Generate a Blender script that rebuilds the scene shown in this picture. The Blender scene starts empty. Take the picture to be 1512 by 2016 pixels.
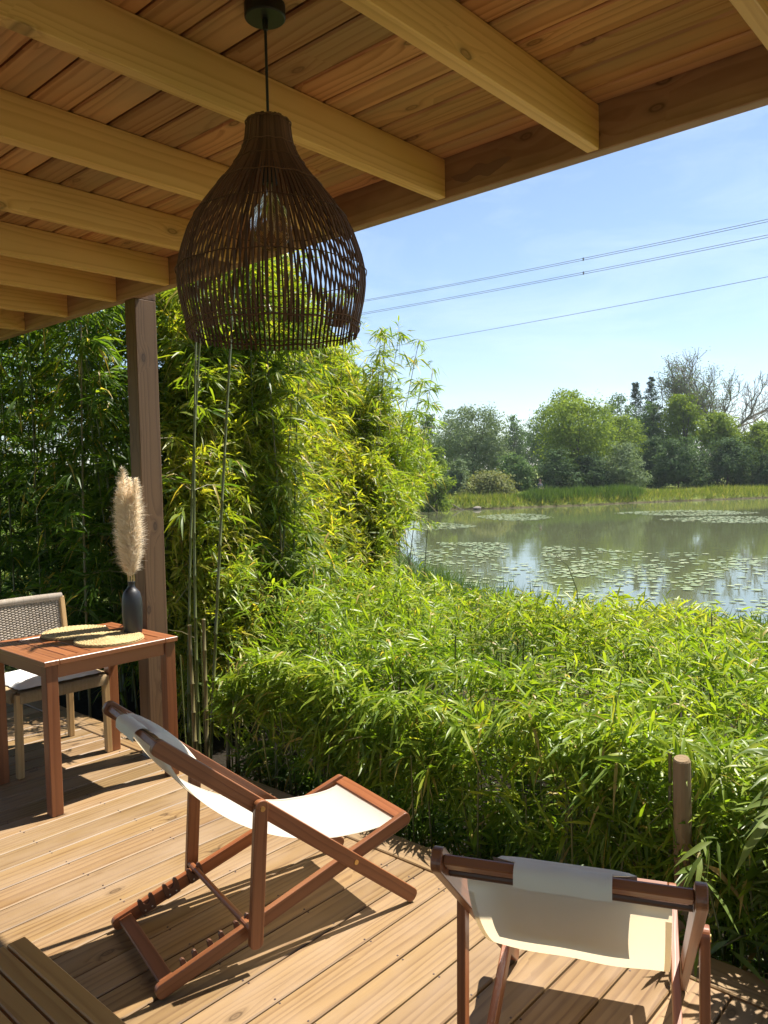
import bpy, bmesh, math, random
import numpy as np
from mathutils import Vector, Matrix

random.seed(7)
RNG = np.random.default_rng(7)
R = math.radians
scene = bpy.context.scene
COL = scene.collection
PI = math.pi

# ------------------------------------------------------------------ camera
CAM_H = 1.60
F_PX = 1534.03                     # focal length in pixels of the 1512 x 2016 photograph
YAW, PITCH, ROLL = R(41.7468), R(2.8619), R(-1.27185)


def cam_axes():
    f = np.array([math.cos(YAW) * math.cos(PITCH), math.sin(YAW) * math.cos(PITCH), -math.sin(PITCH)])
    r = np.array([math.sin(YAW), -math.cos(YAW), 0.0])
    u = np.cross(r, f)
    return r * math.cos(ROLL) + u * math.sin(ROLL), -r * math.sin(ROLL) + u * math.cos(ROLL), f


CR, CU, CF = cam_axes()
CP = np.array([0, 0, CAM_H])


def ray(x, y):
    return CR * (x - 756) / F_PX - CU * (y - 1008) / F_PX + CF


def at_depth(x, y, d):
    return CP + ray(x, y) * d


def on_z(x, y, z):
    d = ray(x, y)
    return CP + d * ((z - CAM_H) / d[2])


def px(P):
    d = np.asarray(P, float) - CP
    c = d @ CF
    return 756 + F_PX * (d @ CR) / c, 1008 - F_PX * (d @ CU) / c, c


cam_d = bpy.data.cameras.new('camera')
cam = bpy.data.objects.new('camera', cam_d)
COL.objects.link(cam)
m = Matrix.Identity(4)
for i in range(3):
    m[i][0], m[i][1], m[i][2], m[i][3] = CR[i], CU[i], -CF[i], CP[i]
cam.matrix_world = m
cam_d.sensor_fit = 'VERTICAL'
cam_d.sensor_height = 24.0
cam_d.lens = 24.0 * F_PX / 2016
cam_d.clip_start = 0.02
cam_d.clip_end = 3000
scene.camera = cam

# ------------------------------------------------------------------ objects, parts, tags


def tag(o, label=None, cat=None, group=None, kind=None):
    if label: o['label'] = label
    if cat: o['category'] = cat
    if group: o['group'] = group
    if kind: o['kind'] = kind
    return o


def thing(name, label, cat, loc=(0, 0, 0), rz=0.0, group=None):
    o = bpy.data.objects.new(name, None)
    o.empty_display_size = 0.1
    o.location = loc
    o.rotation_euler = (0, 0, rz)
    COL.objects.link(o)
    return tag(o, label, cat, group)


def link(name, me, parent=None):
    o = bpy.data.objects.new(name, me)
    COL.objects.link(o)
    if parent is not None:
        o.parent = parent
    return o


def unit(v):
    v = np.asarray(v, float)
    return v / (np.linalg.norm(v) + 1e-12)


class MB:
    """collects shapes with wood coordinates (wc: along, across, thick) and a random value per piece"""

    def __init__(s):
        s.v, s.f, s.wc, s.rnd, s.mi, s.n = [], [], [], [], [], 0

    def add(s, V, F, wc=None, rnd=None, mi=0):
        V = np.asarray(V, float)
        s.v.append(V)
        for q in F:
            s.f.append(tuple(int(i) + s.n for i in q))
            s.mi.append(mi)
        s.wc.append(V if wc is None else np.asarray(wc, float))
        s.rnd.append(np.full(len(V), random.random() if rnd is None else rnd))
        s.n += len(V)

    def box(s, c, L, A, B, hl, ha, hb, rnd=None, mi=0, ch=0.0):
        """centre c, unit axes L (grain), A, B with half sizes; ch = chamfer"""
        c, L, A, B = np.asarray(c, float), unit(L), unit(A), unit(B)
        r = random.random() if rnd is None else rnd
        off = np.array([random.random() * 37, random.random() * 11, random.random() * 11])
        if ch <= 0:
            S = [(i, j, k) for i in (-1, 1) for j in (-1, 1) for k in (-1, 1)]
            loc = np.array([(i * hl, j * ha, k * hb) for i, j, k in S])
            F = [(0, 1, 3, 2), (4, 6, 7, 5), (0, 4, 5, 1), (2, 3, 7, 6), (0, 2, 6, 4), (1, 5, 7, 3)]
        else:
            # box rounded along its long edges and ends: 24 vertices
            h = np.array([hl, ha, hb])
            loc, idx = [], {}
            for ax in range(3):
                for sg in (-1, 1):
                    for u in (-1, 1):
                        for w in (-1, 1):
                            p = np.zeros(3)
                            a2, a3 = [a for a in range(3) if a != ax]
                            p[ax] = sg * h[ax]
                            p[a2] = u * (h[a2] - ch)
                            p[a3] = w * (h[a3] - ch)
                            key = [0, 0, 0]
                            key[ax], key[a2], key[a3] = sg, u, w
                            idx[(ax, tuple(key))] = len(loc)
                            loc.append(p)
            F = []
            for ax in range(3):
                a2, a3 = [a for a in range(3) if a != ax]
                for sg in (-1, 1):
                    q = []
                    for u, w in ((-1, -1), (1, -1), (1, 1), (-1, 1)):
                        k = [0, 0, 0]
                        k[ax], k[a2], k[a3] = sg, u, w
                        q.append(idx[(ax, tuple(k))])
                    F.append(q)
            for ax in range(3):            # edges along ax
                a2, a3 = [a for a in range(3) if a != ax]
                for u in (-1, 1):
                    for w in (-1, 1):
                        k1 = [0, 0, 0]; k1[ax], k1[a2], k1[a3] = -1, u, w
                        k2 = list(k1); k2[ax] = 1
                        k1, k2 = tuple(k1), tuple(k2)
                        F.append((idx[(a2, k1)], idx[(a2, k2)], idx[(a3, k2)], idx[(a3, k1)]))
            for u in (-1, 1):
                for w in (-1, 1):
                    for x in (-1, 1):
                        k = (u, w, x)
                        F.append((idx[(0, k)], idx[(1, k)], idx[(2, k)]))
            loc = np.array(loc)
        V = c + loc[:, :1] * L + loc[:, 1:2] * A + loc[:, 2:] * B
        s.add(V, F, loc + off, r, mi)

    def bar(s, p, q, wA, wB, up=(0, 0, 1), ch=0.0, rnd=None, mi=0):
        """bar from p to q: wA across (horizontal side), wB along 'up' side"""
        p, q = np.asarray(p, float), np.asarray(q, float)
        L = unit(q - p)
        A = unit(np.cross(np.asarray(up, float), L))
        B = np.cross(L, A)
        s.box((p + q) / 2, L, A, B, np.linalg.norm(q - p) / 2, wA / 2, wB / 2, rnd, mi, ch)

    def tube(s, P, rad, n=8, cap=True, rnd=None, mi=0):
        P = np.asarray(P, float)
        rad = np.broadcast_to(np.asarray(rad, float), (len(P),))
        T = np.gradient(P, axis=0)
        T /= np.linalg.norm(T, axis=1)[:, None] + 1e-12
        a = np.array([0, 0, 1.0]) if abs(T[0][2]) < .9 else np.array([1.0, 0, 0])
        u = unit(np.cross(T[0], a))
        V, W = [], []
        ln = 0
        for i in range(len(P)):
            if i: ln += np.linalg.norm(P[i] - P[i - 1])
            u = unit(u - T[i] * (u @ T[i]))
            w = np.cross(T[i], u)
            for k in range(n):
                t = 2 * PI * k / n
                d = u * math.cos(t) + w * math.sin(t)
                V.append(P[i] + d * rad[i])
                W.append((ln, rad[i] * math.cos(t), rad[i] * math.sin(t)))
        F = [(i * n + k, i * n + (k + 1) % n, (i + 1) * n + (k + 1) % n, (i + 1) * n + k)
             for i in range(len(P) - 1) for k in range(n)]
        if cap:
            F.append(tuple(range(n - 1, -1, -1)))
            F.append(tuple((len(P) - 1) * n + k for k in range(n)))
        s.add(V, F, np.array(W) + np.array([random.random() * 30, 0, 0]), rnd, mi)

    def lathe(s, prof, c=(0, 0, 0), n=32, rnd=None, mi=0):
        c = np.asarray(c, float)
        V, W = [], []
        for r, z in prof:
            for k in range(n):
                t = 2 * PI * k / n
                V.append(c + np.array([r * math.cos(t), r * math.sin(t), z]))
                W.append((z, t, r))
        F = [(i * n + k, i * n + (k + 1) % n, (i + 1) * n + (k + 1) % n, (i + 1) * n + k)
             for i in range(len(prof) - 1) for k in range(n)]
        s.add(V, F, W, rnd, mi)

    def prism(s, poly, o, U, W, N, t, rnd=None, mi=0):
        """2-D outline poly in axes U, W from origin o, thickness t along N"""
        o, U, W, N = map(lambda a: np.asarray(a, float), (o, U, W, N))
        k = len(poly)
        lo = [o + U * a + W * b for a, b in poly]
        V = lo + [p + N * t for p in lo]
        F = [tuple(range(k - 1, -1, -1)), tuple(range(k, 2 * k))] + [(i, (i + 1) % k, k + (i + 1) % k, k + i) for i in range(k)]
        wc = [(a, b, 0) for a, b in poly] + [(a, b, t) for a, b in poly]
        s.add(V, F, np.array(wc, float) + np.array([random.random() * 30, random.random() * 9, 0]), rnd, mi)

    def build(s, name, mats, parent=None, smooth=False, bevel=0.0, inv=None):
        V = np.concatenate(s.v)
        me = bpy.data.meshes.new(name)
        me.from_pydata(V.tolist(), [], s.f)
        a = me.attributes.new('wc', 'FLOAT_VECTOR', 'POINT')
        a.data.foreach_set('vector', np.concatenate(s.wc).astype(np.float32).ravel())
        a = me.attributes.new('rnd', 'FLOAT', 'POINT')
        a.data.foreach_set('value', np.concatenate(s.rnd).astype(np.float32))
        for mm in (mats if isinstance(mats, (list, tuple)) else [mats]):
            me.materials.append(mm)
        me.polygons.foreach_set('material_index', np.array(s.mi, dtype=np.int32))
        if smooth:
            me.polygons.foreach_set('use_smooth', np.ones(len(me.polygons), dtype=bool))
        me.validate()
        bm = bmesh.new(); bm.from_mesh(me)
        bmesh.ops.recalc_face_normals(bm, faces=bm.faces)
        bm.to_mesh(me); bm.free()
        me.update()
        o = link(name, me, parent)
        if bevel:
            b = o.modifiers.new('bevel', 'BEVEL')
            b.width = bevel; b.segments = 2; b.limit_method = 'ANGLE'; b.angle_limit = R(40)
        return o


# ------------------------------------------------------------------ node helpers


class NT:
    def __init__(s, name):
        s.m = bpy.data.materials.new(name)
        s.m.use_nodes = True
        s.t = s.m.node_tree
        s.t.nodes.clear()
        s.out = s.t.nodes.new('ShaderNodeOutputMaterial')

    def n(s, typ, **kw):
        nd = s.t.nodes.new(typ)
        for k, v in kw.items():
            if k.startswith('i_'):
                key = k[2:]
                key = int(key) if key.isdigit() else key.replace('_', ' ')
                sock = nd.inputs[key]
                if hasattr(v, 'is_linked') or isinstance(v, bpy.types.NodeSocket):
                    s.t.links.new(v, sock)
                else:
                    sock.default_value = v
            else:
                setattr(nd, k, v)
        return nd

    def math(s, op, a, b=0.0, clamp=False):
        nd = s.t.nodes.new('ShaderNodeMath')
        nd.operation = op
        nd.use_clamp = clamp
        for i, x in enumerate((a, b)):
            if isinstance(x, bpy.types.NodeSocket): s.t.links.new(x, nd.inputs[i])
            else: nd.inputs[i].default_value = x
        return nd.outputs[0]

    def vmul(s, a, v):
        nd = s.t.nodes.new('ShaderNodeVectorMath')
        nd.operation = 'MULTIPLY'
        s.t.links.new(a, nd.inputs[0])
        nd.inputs[1].default_value = v
        return nd.outputs[0]

    def noise(s, vec, scale=1.0, detail=2.0, rough=.5, dist=0.0):
        nd = s.n('ShaderNodeTexNoise', i_Scale=scale, i_Detail=detail, i_Roughness=rough, i_Distortion=dist)
        if vec is not None: s.t.links.new(vec, nd.inputs['Vector'])
        return nd.outputs['Fac']

    def ramp(s, fac, stops, interp='LINEAR'):
        nd = s.t.nodes.new('ShaderNodeValToRGB')
        nd.color_ramp.interpolation = interp
        e = nd.color_ramp.elements
        while len(e) < len(stops): e.new(.5)
        for el, (p, c) in zip(e, stops):
            el.position = p
            el.color = (*c, 1) if len(c) == 3 else c
        s.t.links.new(fac, nd.inputs[0])
        return nd.outputs[0]

    def mix(s, fac, a, b, mode='MIX'):
        nd = s.t.nodes.new('ShaderNodeMix')
        nd.data_type = 'RGBA'
        nd.blend_type = mode
        for sock, x in ((nd.inputs[0], fac), (nd.inputs[6], a), (nd.inputs[7], b)):
            if isinstance(x, bpy.types.NodeSocket): s.t.links.new(x, sock)
            else: sock.default_value = x if not isinstance(x, tuple) or len(x) == 4 else (*x, 1)
        return nd.outputs[2]

    def attr(s, name):
        return s.n('ShaderNodeAttribute', attribute_name=name)

    def bump(s, h, strength=.3, dist=.002):
        return s.n('ShaderNodeBump', i_Strength=strength, i_Distance=dist, i_Height=h).outputs[0]

    def principled(s, color, rough=.5, normal=None, **kw):
        p = s.n('ShaderNodeBsdfPrincipled')
        for sock, x in (('Base Color', color), ('Roughness', rough)):
            if isinstance(x, bpy.types.NodeSocket): s.t.links.new(x, p.inputs[sock])
            else: p.inputs[sock].default_value = (*x, 1) if isinstance(x, tuple) and len(x) == 3 else x
        if normal is not None: s.t.links.new(normal, p.inputs['Normal'])
        for k, v in kw.items():
            p.inputs[k.replace('_', ' ')].default_value = v
        return p.outputs[0]

    def done(s, shader):
        s.t.links.new(shader, s.out.inputs['Surface'])
        return s.m


def wood(name, early, late, tint=(1, 1, 1), ring=.012, rough=.55, var=.35, knots=.5, fibre=.25, hue=None, weather=None, spec=.35, bump=.25):
    """sawn softwood / hardwood from board coordinates: growth rings cut by the board face, fibres, knots"""
    g = NT(name)
    wc = g.attr('wc').outputs['Vector']
    rnd = g.attr('rnd').outputs['Fac']
    # knots
    kv = g.vmul(wc, (4.2, 9.0, 0.0))
    vor = g.n('ShaderNodeTexVoronoi', voronoi_dimensions='2D', feature='F1', i_Scale=1.0)
    g.t.links.new(kv, vor.inputs['Vector'])
    pick = g.n('ShaderNodeSeparateColor'); g.t.links.new(vor.outputs['Color'], pick.inputs[0])
    has = g.math('LESS_THAN', pick.outputs[0], knots)
    kd = vor.outputs['Distance']
    kdist = g.math('ADD', kd, g.math('MULTIPLY', g.math('SUBTRACT', 1.0, has), 5.0))
    bulge = g.math('MULTIPLY', g.math('POWER', 2.718, g.math('MULTIPLY', kdist, -5.0)), .04)
    warp = g.noise(g.vmul(wc, (1.1, 7, 7)), 1.0, 3.0, .55)
    warp2 = g.noise(g.vmul(wc, (5, 30, 30)), 1.0, 2.0, .5)
    sep = g.n('ShaderNodeSeparateXYZ'); g.t.links.new(wc, sep.inputs[0])
    ac = g.math('ADD', g.math('PINGPONG', sep.outputs[1], .085), g.math('MULTIPLY', g.math('SUBTRACT', warp, .5), .05))
    th = g.math('ADD', g.math('MULTIPLY', g.math('PINGPONG', sep.outputs[2], .06), .6), .03)
    rr = g.math('SQRT', g.math('ADD', g.math('MULTIPLY', ac, ac), g.math('MULTIPLY', th, th)))
    rr = g.math('ADD', g.math('ADD', rr, bulge), g.math('MULTIPLY', warp2, .0035))
    ringf = g.math('FRACT', g.math('DIVIDE', rr, ring))
    rings = g.ramp(ringf, [(0, (0.0,) * 3), (.55, (.25,) * 3), (.86, (1,) * 3), (.93, (.75,) * 3), (1, (0.0,) * 3)])
    fib = g.noise(g.vmul(wc, (9, 420, 420)), 1.0, 2.0, .6)
    patch = g.noise(g.vmul(wc, (2.2, 9, 9)), 1.0, 3.0, .6)
    f = g.math('ADD', g.math('MULTIPLY', rings, .75), g.math('MULTIPLY', g.math('SUBTRACT', patch, .45), .55), True)
    c = g.mix(f, early, late)
    c = g.mix(g.math('MULTIPLY', fib, fibre), c, tuple(x * .45 for x in late))
    # board to board difference
    if hue is not None:
        c = g.mix(g.math('MULTIPLY', g.math('FRACT', g.math('MULTIPLY', rnd, 7.13)), .8), c, g.mix(1.0, c, hue, 'MULTIPLY'))
    dk = g.math('ADD', g.math('MULTIPLY', rnd, var), 1.0 - var)
    cc = g.n('ShaderNodeCombineColor')
    for i in range(3): g.t.links.new(dk, cc.inputs[i])
    c = g.mix(1.0, c, cc.outputs[0], 'MULTIPLY')
    if weather is not None:
        w = g.noise(g.vmul(wc, (1.3, 4, 4)), 1.0, 4.0, .65)
        c = g.mix(g.ramp(w, [(.42, (0,) * 3), (.72, (.75,) * 3)]), c, weather)
    # knot colour
    kmask = g.ramp(kdist, [(0.0, (.75,) * 3), (.05, (.55,) * 3), (.085, (1,) * 3), (.12, (.3,) * 3), (.22, (0,) * 3)])
    c = g.mix(g.math('MULTIPLY', kmask, .8), c, tuple(x * .28 for x in late))
    h = g.math('ADD', g.math('MULTIPLY', rings, -.5), g.math('MULTIPLY', fib, .7))
    nrm = g.bump(h, bump, .0012)
    return g.done(g.principled(c, rough, nrm, Specular_IOR_Level=spec))


def plain(name, color, rough=.6, bumpscale=0, bumpstr=.2, metal=0.0, var=0.0):
    g = NT(name)
    c = color
    co = g.n('ShaderNodeTexCoord').outputs['Object']
    nrm = None
    if var:
        nz = g.noise(co, 9.0, 4.0, .6)
        c = g.mix(nz, tuple(x * (1 - var) for x in color), tuple(min(1, x * (1 + var)) for x in color))
    if bumpscale:
        nrm = g.bump(g.noise(co, bumpscale, 4.0, .6), bumpstr, .003)
    return g.done(g.principled(c, rough, nrm, Metallic=metal))


def leafmat(name, stops, trans=.42, rough=.45, tcol=(1.5, 1.45, .5), spec=.35):
    """leaf: tint attribute 0..1 picks from stops; thin translucent blade"""
    g = NT(name)
    t = g.attr('tint').outputs['Fac']
    c = g.ramp(t, stops)
    p = g.principled(c, rough, None, Specular_IOR_Level=spec)
    tr = g.n('ShaderNodeBsdfTranslucent')
    g.t.links.new(g.mix(1.0, c, tcol, 'MULTIPLY'), tr.inputs['Color'])
    mx = g.n('ShaderNodeMixShader', i_0=trans)
    g.t.links.new(p, mx.inputs[1]); g.t.links.new(tr.outputs[0], mx.inputs[2])
    return g.done(mx.outputs[0])


# ------------------------------------------------------------------ materials
M = {}
M['deck'] = wood('deck_pine', (.325, .200, .088), (.150, .075, .030), ring=.019, rough=.5, var=.32, knots=.15, hue=(.86, .92, .86), weather=(.27, .19, .12), fibre=.3)
M['ceiling'] = wood('ceiling_board', (.78, .41, .18), (.44, .175, .062), ring=.022, rough=.5, var=.42, knots=.24, hue=(1.0, .84, .78), weather=(.34, .23, .11), fibre=.2)
M['joist'] = wood('joist_pine', (.88, .53, .205), (.70, .37, .12), ring=.017, rough=.5, var=.16, knots=.2, fibre=.16)
M['fascia'] = wood('fascia_timber', (.52, .29, .18), (.35, .18, .105), ring=.022, rough=.5, var=.1, knots=.15, weather=(.17, .075, .04), fibre=.2)
M['post'] = wood('post_timber', (.155, .086, .039), (.095, .047, .020), ring=.014, rough=.6, var=.1, knots=.25, fibre=.3)
M['teak'] = wood('furniture_hardwood', (.30, .112, .042), (.19, .064, .022), ring=.02, rough=.38, var=.3, knots=.0, fibre=.35, hue=(1.05, .92, .85), spec=.5)
M['tabletop'] = wood('table_hardwood', (.38, .155, .062), (.25, .088, .034), ring=.02, rough=.36, var=.35, knots=.0, fibre=.35, hue=(1.1, .95, .8), spec=.5)
M['bench'] = wood('bench_hardwood', (.52, .27, .072), (.38, .175, .042), ring=.03, rough=.45, var=.15, knots=.12, fibre=.25)
M['chairwood'] = wood('chair_light_wood', (.50, .32, .14), (.38, .22, .085), ring=.02, rough=.5, var=.1, knots=.0, fibre=.25)
M['stake'] = wood('stake_timber', (.34, .23, .115), (.20, .125, .055), ring=.01, rough=.85, var=.2, knots=.2, weather=(.2, .15, .09), fibre=.6, bump=.8)
M['rattan'] = wood('dark_rattan', (.20, .095, .048), (.105, .046, .022), ring=.004, rough=.7, var=.5, knots=.0, fibre=.5, spec=.2)
M['bark'] = plain('bark', (.095, .078, .058), .95, 14, .6, var=.4)
M['barkgrey'] = plain('grey_bark', (.17, .15, .12), .95, 14, .6, var=.35)
M['black_metal'] = plain('black_metal', (.012, .014, .013), .42, 60, .05)
M['black_cord'] = plain('black_cord', (.012, .012, .012), .7)
M['brass'] = plain('brass', (.62, .43, .18), .3, metal=1.0)
M['steel'] = plain('galvanised_steel', (.5, .5, .48), .4, metal=1.0)
M['cable'] = plain('cable_metal', (.10, .11, .13), .6)
M['darkwoodclip'] = plain('clip_wood', (.085, .034, .016), .5, 90, .2, var=.3)
M['soil'] = plain('soil', (.045, .034, .022), 1.0, 20, .8, var=.4)


def canvas_mat(name, col, trans, tc):
    g = NT(name)
    co = g.n('ShaderNodeTexCoord').outputs['UV']
    w1 = g.n('ShaderNodeTexWave', wave_type='BANDS', bands_direction='X', i_Scale=170.0)
    w2 = g.n('ShaderNodeTexWave', wave_type='BANDS', bands_direction='Y', i_Scale=340.0)
    for w in (w1, w2): g.t.links.new(co, w.inputs['Vector'])
    soft = g.noise(co, 5.0, 3.0, .5)
    h = g.math('ADD', g.math('MULTIPLY', w1.outputs['Fac'], w2.outputs['Fac']), g.math('MULTIPLY', soft, 14.0))
    nrm = g.bump(h, .25, .0012)
    p = g.principled(col, .9, nrm, Specular_IOR_Level=.15)
    tr = g.n('ShaderNodeBsdfTranslucent', i_Color=(*tc, 1))
    mx = g.n('ShaderNodeMixShader', i_0=trans)
    g.t.links.new(p, mx.inputs[1]); g.t.links.new(tr.outputs[0], mx.inputs[2])
    return g.done(mx.outputs[0])


M['canvas'] = canvas_mat('cream_canvas', (.64, .61, .545), .46, (.78, .64, .42))
M['pillow'] = canvas_mat('pillow_canvas', (.72, .63, .49), .08, (.8, .7, .5))
M['cushion'] = canvas_mat('white_cushion', (.82, .80, .77), .1, (.8, .75, .65))


def rope_mat(name, a, b, rough=.85):
    g = NT(name)
    co = g.n('ShaderNodeTexCoord').outputs['Object']
    rnd = g.attr('rnd').outputs['Fac']
    nz = g.noise(co, 55.0, 4.0, .65)
    c = g.mix(nz, a, b)
    c = g.mix(g.math('MULTIPLY', rnd, .5), c, g.mix(1.0, c, (.72, .66, .52), 'MULTIPLY'))
    return g.done(g.principled(c, rough, g.bump(g.noise(co, 260.0, 3.0, .6), .6, .002)))


M['rope'] = rope_mat('grey_rope', (.46, .40, .34), (.30, .255, .205))
M['ropeseat'] = rope_mat('seat_rope', (.42, .31, .17), (.28, .19, .095))
M['straw'] = rope_mat('straw_braid', (.58, .46, .23), (.33, .23, .095))
M['vase'] = plain('black_wood_vase', (.014, .013, .014), .45, 40, .3)
M['plume'] = leafmat('pampas_plume', [(0, (.82, .70, .54)), (.5, (.91, .82, .67)), (1, (.96, .90, .79))], .45, .8, (1.05, 1.0, .9), .1)
M['stalk'] = plain('pampas_stalk', (.60, .42, .17), .6)
M['stain'] = plain('dark_stain', (.21, .105, .07), .6)
M['screw'] = plain('dark_screw', (.05, .03, .03), .6)

# leaves
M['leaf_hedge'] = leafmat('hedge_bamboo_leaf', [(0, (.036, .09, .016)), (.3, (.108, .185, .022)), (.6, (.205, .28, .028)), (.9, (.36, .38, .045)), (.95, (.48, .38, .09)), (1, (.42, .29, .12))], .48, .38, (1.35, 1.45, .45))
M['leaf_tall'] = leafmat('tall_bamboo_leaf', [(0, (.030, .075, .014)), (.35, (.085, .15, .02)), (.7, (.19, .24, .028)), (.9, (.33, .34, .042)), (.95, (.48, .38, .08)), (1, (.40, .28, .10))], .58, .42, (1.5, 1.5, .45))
M['leaf_gold'] = leafmat('golden_bamboo_leaf', [(0, (.08, .15, .02)), (.4, (.18, .26, .026)), (.75, (.31, .36, .036)), (.9, (.46, .42, .05)), (1, (.52, .36, .09))], .48, .4, (1.35, 1.4, .45))
M['leaf_grey'] = leafmat('overhanging_bamboo_leaf', [(0, (.07, .11, .03)), (.5, (.145, .205, .045)), (.85, (.24, .28, .065)), (.95, (.38, .27, .11)), (1, (.35, .23, .1))], .4, .38, (1.4, 1.4, .5))
M['culm'] = plain('bamboo_culm', (.085, .095, .024), .42, 30, .1, var=.35)
M['culm_dry'] = plain('dry_bamboo_culm', (.14, .115, .042), .5, 30, .2, var=.3)
M['twig'] = plain('bamboo_twig', (.20, .17, .075), .6, var=.2)
TREE = {
    'silver': leafmat('willow_leaf', [(0, (.105, .145, .072)), (.5, (.155, .205, .105)), (1, (.215, .262, .15))], .3, .8, (1.2, 1.25, .7), .08),
    'bright': leafmat('locust_leaf', [(0, (0.098, 0.152, 0.030)), (.5, (0.159, 0.226, 0.041)), (1, (0.232, 0.293, 0.061))], .4, .8, spec=.08),
    'mid': leafmat('broad_leaf', [(0, (0.067, 0.116, 0.043)), (.5, (0.104, 0.165, 0.061)), (1, (0.152, 0.213, 0.085))], .35, .8, (1.2, 1.3, .7), .08),
    'dark': leafmat('dark_leaf', [(0, (.042, .075, .032)), (.5, (.066, .108, .045)), (1, (.105, .15, .068))], .28, .8, (1.2, 1.25, .65), .06),
    'olive': leafmat('olive_scrub_leaf', [(0, (0.104, 0.134, 0.049)), (.5, (0.159, 0.177, 0.073)), (1, (0.244, 0.232, 0.116))], .3, .8, spec=.06),
    'conifer': leafmat('conifer_needle', [(0, (.04, .066, .042)), (.5, (.056, .09, .054)), (1, (.08, .12, .066))], .15, .8, (1.1, 1.2, .8), .06),
}
M['grass'] = leafmat('bank_grass_blade', [(0, (.08, .13, .022)), (.5, (.155, .205, .036)), (.85, (.24, .255, .07)), (1, (.36, .31, .14))], .4, .6)
M['reed'] = leafmat('reed_blade', [(0, (.045, .09, .018)), (.6, (.085, .15, .03)), (1, (.13, .19, .05))], .35, .5)


def ground_mat():
    g = NT('ground')
    geo = g.n('ShaderNodeNewGeometry')
    pos = geo.outputs['Position']
    z = g.n('ShaderNodeSeparateXYZ'); g.t.links.new(pos, z.inputs[0])
    n1 = g.noise(pos, .35, 5.0, .6)
    n2 = g.noise(pos, 6.0, 5.0, .7)
    grass = g.mix(n1, (.12, .165, .032), (.20, .225, .06))
    grass = g.mix(g.math('MULTIPLY', n2, .5), grass, (.06, .085, .018))
    mud = g.mix(n2, (.04, .032, .02), (.085, .066, .04))
    hz = g.math('ADD', z.outputs[2], g.math('MULTIPLY', n2, .12))
    far = g.n('ShaderNodeVectorMath', operation='LENGTH'); g.t.links.new(pos, far.inputs[0])
    nearsoil = g.ramp(g.math('DIVIDE', far.outputs['Value'], 40.0), [(.19, (1,) * 3), (.30, (0,) * 3)])
    fg = g.ramp(g.math('ADD', hz, 1.0), [(.08, (0,) * 3), (.24, (1,) * 3)])
    c = g.mix(fg, mud, grass)
    c = g.mix(nearsoil, c, (.020, .016, .011))
    return g.done(g.principled(c, 1.0, g.bump(n2, .8, .05), Specular_IOR_Level=.1))


M['ground'] = ground_mat()


def water_mat():
    g = NT('lake_water')
    pos = g.n('ShaderNodeNewGeometry').outputs['Position']
    a = g.noise(g.vmul(pos, (1.0, 1.0, 1.0)), 1.4, 3.0, .55, .4)
    b = g.noise(g.vmul(pos, (1, 1, 1)), 6.0, 2.0, .5)
    calm = g.noise(pos, .05, 2.0, .5)
    h = g.math('ADD', a, g.math('MULTIPLY', b, .25))
    st = g.ramp(calm, [(.35, (.25,) * 3), (.65, (1,) * 3)])
    nrm = g.n('ShaderNodeBump', i_Distance=.012, i_Height=h)
    g.t.links.new(g.math('MULTIPLY', st, .32), nrm.inputs['Strength'])
    c = g.mix(g.noise(pos, .12, 4.0, .6), (.075, .086, .042), (.10, .108, .055))
    return g.done(g.principled(c, .03, nrm.outputs[0], IOR=2.1, Specular_IOR_Level=.9))


M['water'] = water_mat()


def pad_mat():
    g = NT('lily_pad')
    t = g.attr('tint').outputs['Fac']
    c = g.ramp(t, [(0, (.13, .18, .06)), (.6, (.20, .25, .10)), (1, (.29, .30, .14))])
    oi = g.n('ShaderNodeObjectInfo')
    c = g.mix(g.math('MULTIPLY', oi.outputs['Random'], .35), c, (.22, .24, .11))
    return g.done(g.principled(c, .35, None, Specular_IOR_Level=.6))


M['pad'] = pad_mat()

# ------------------------------------------------------------------ leaves in bulk


def norm_rows(a):
    return a / (np.linalg.norm(a, axis=1)[:, None] + 1e-9)


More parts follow.
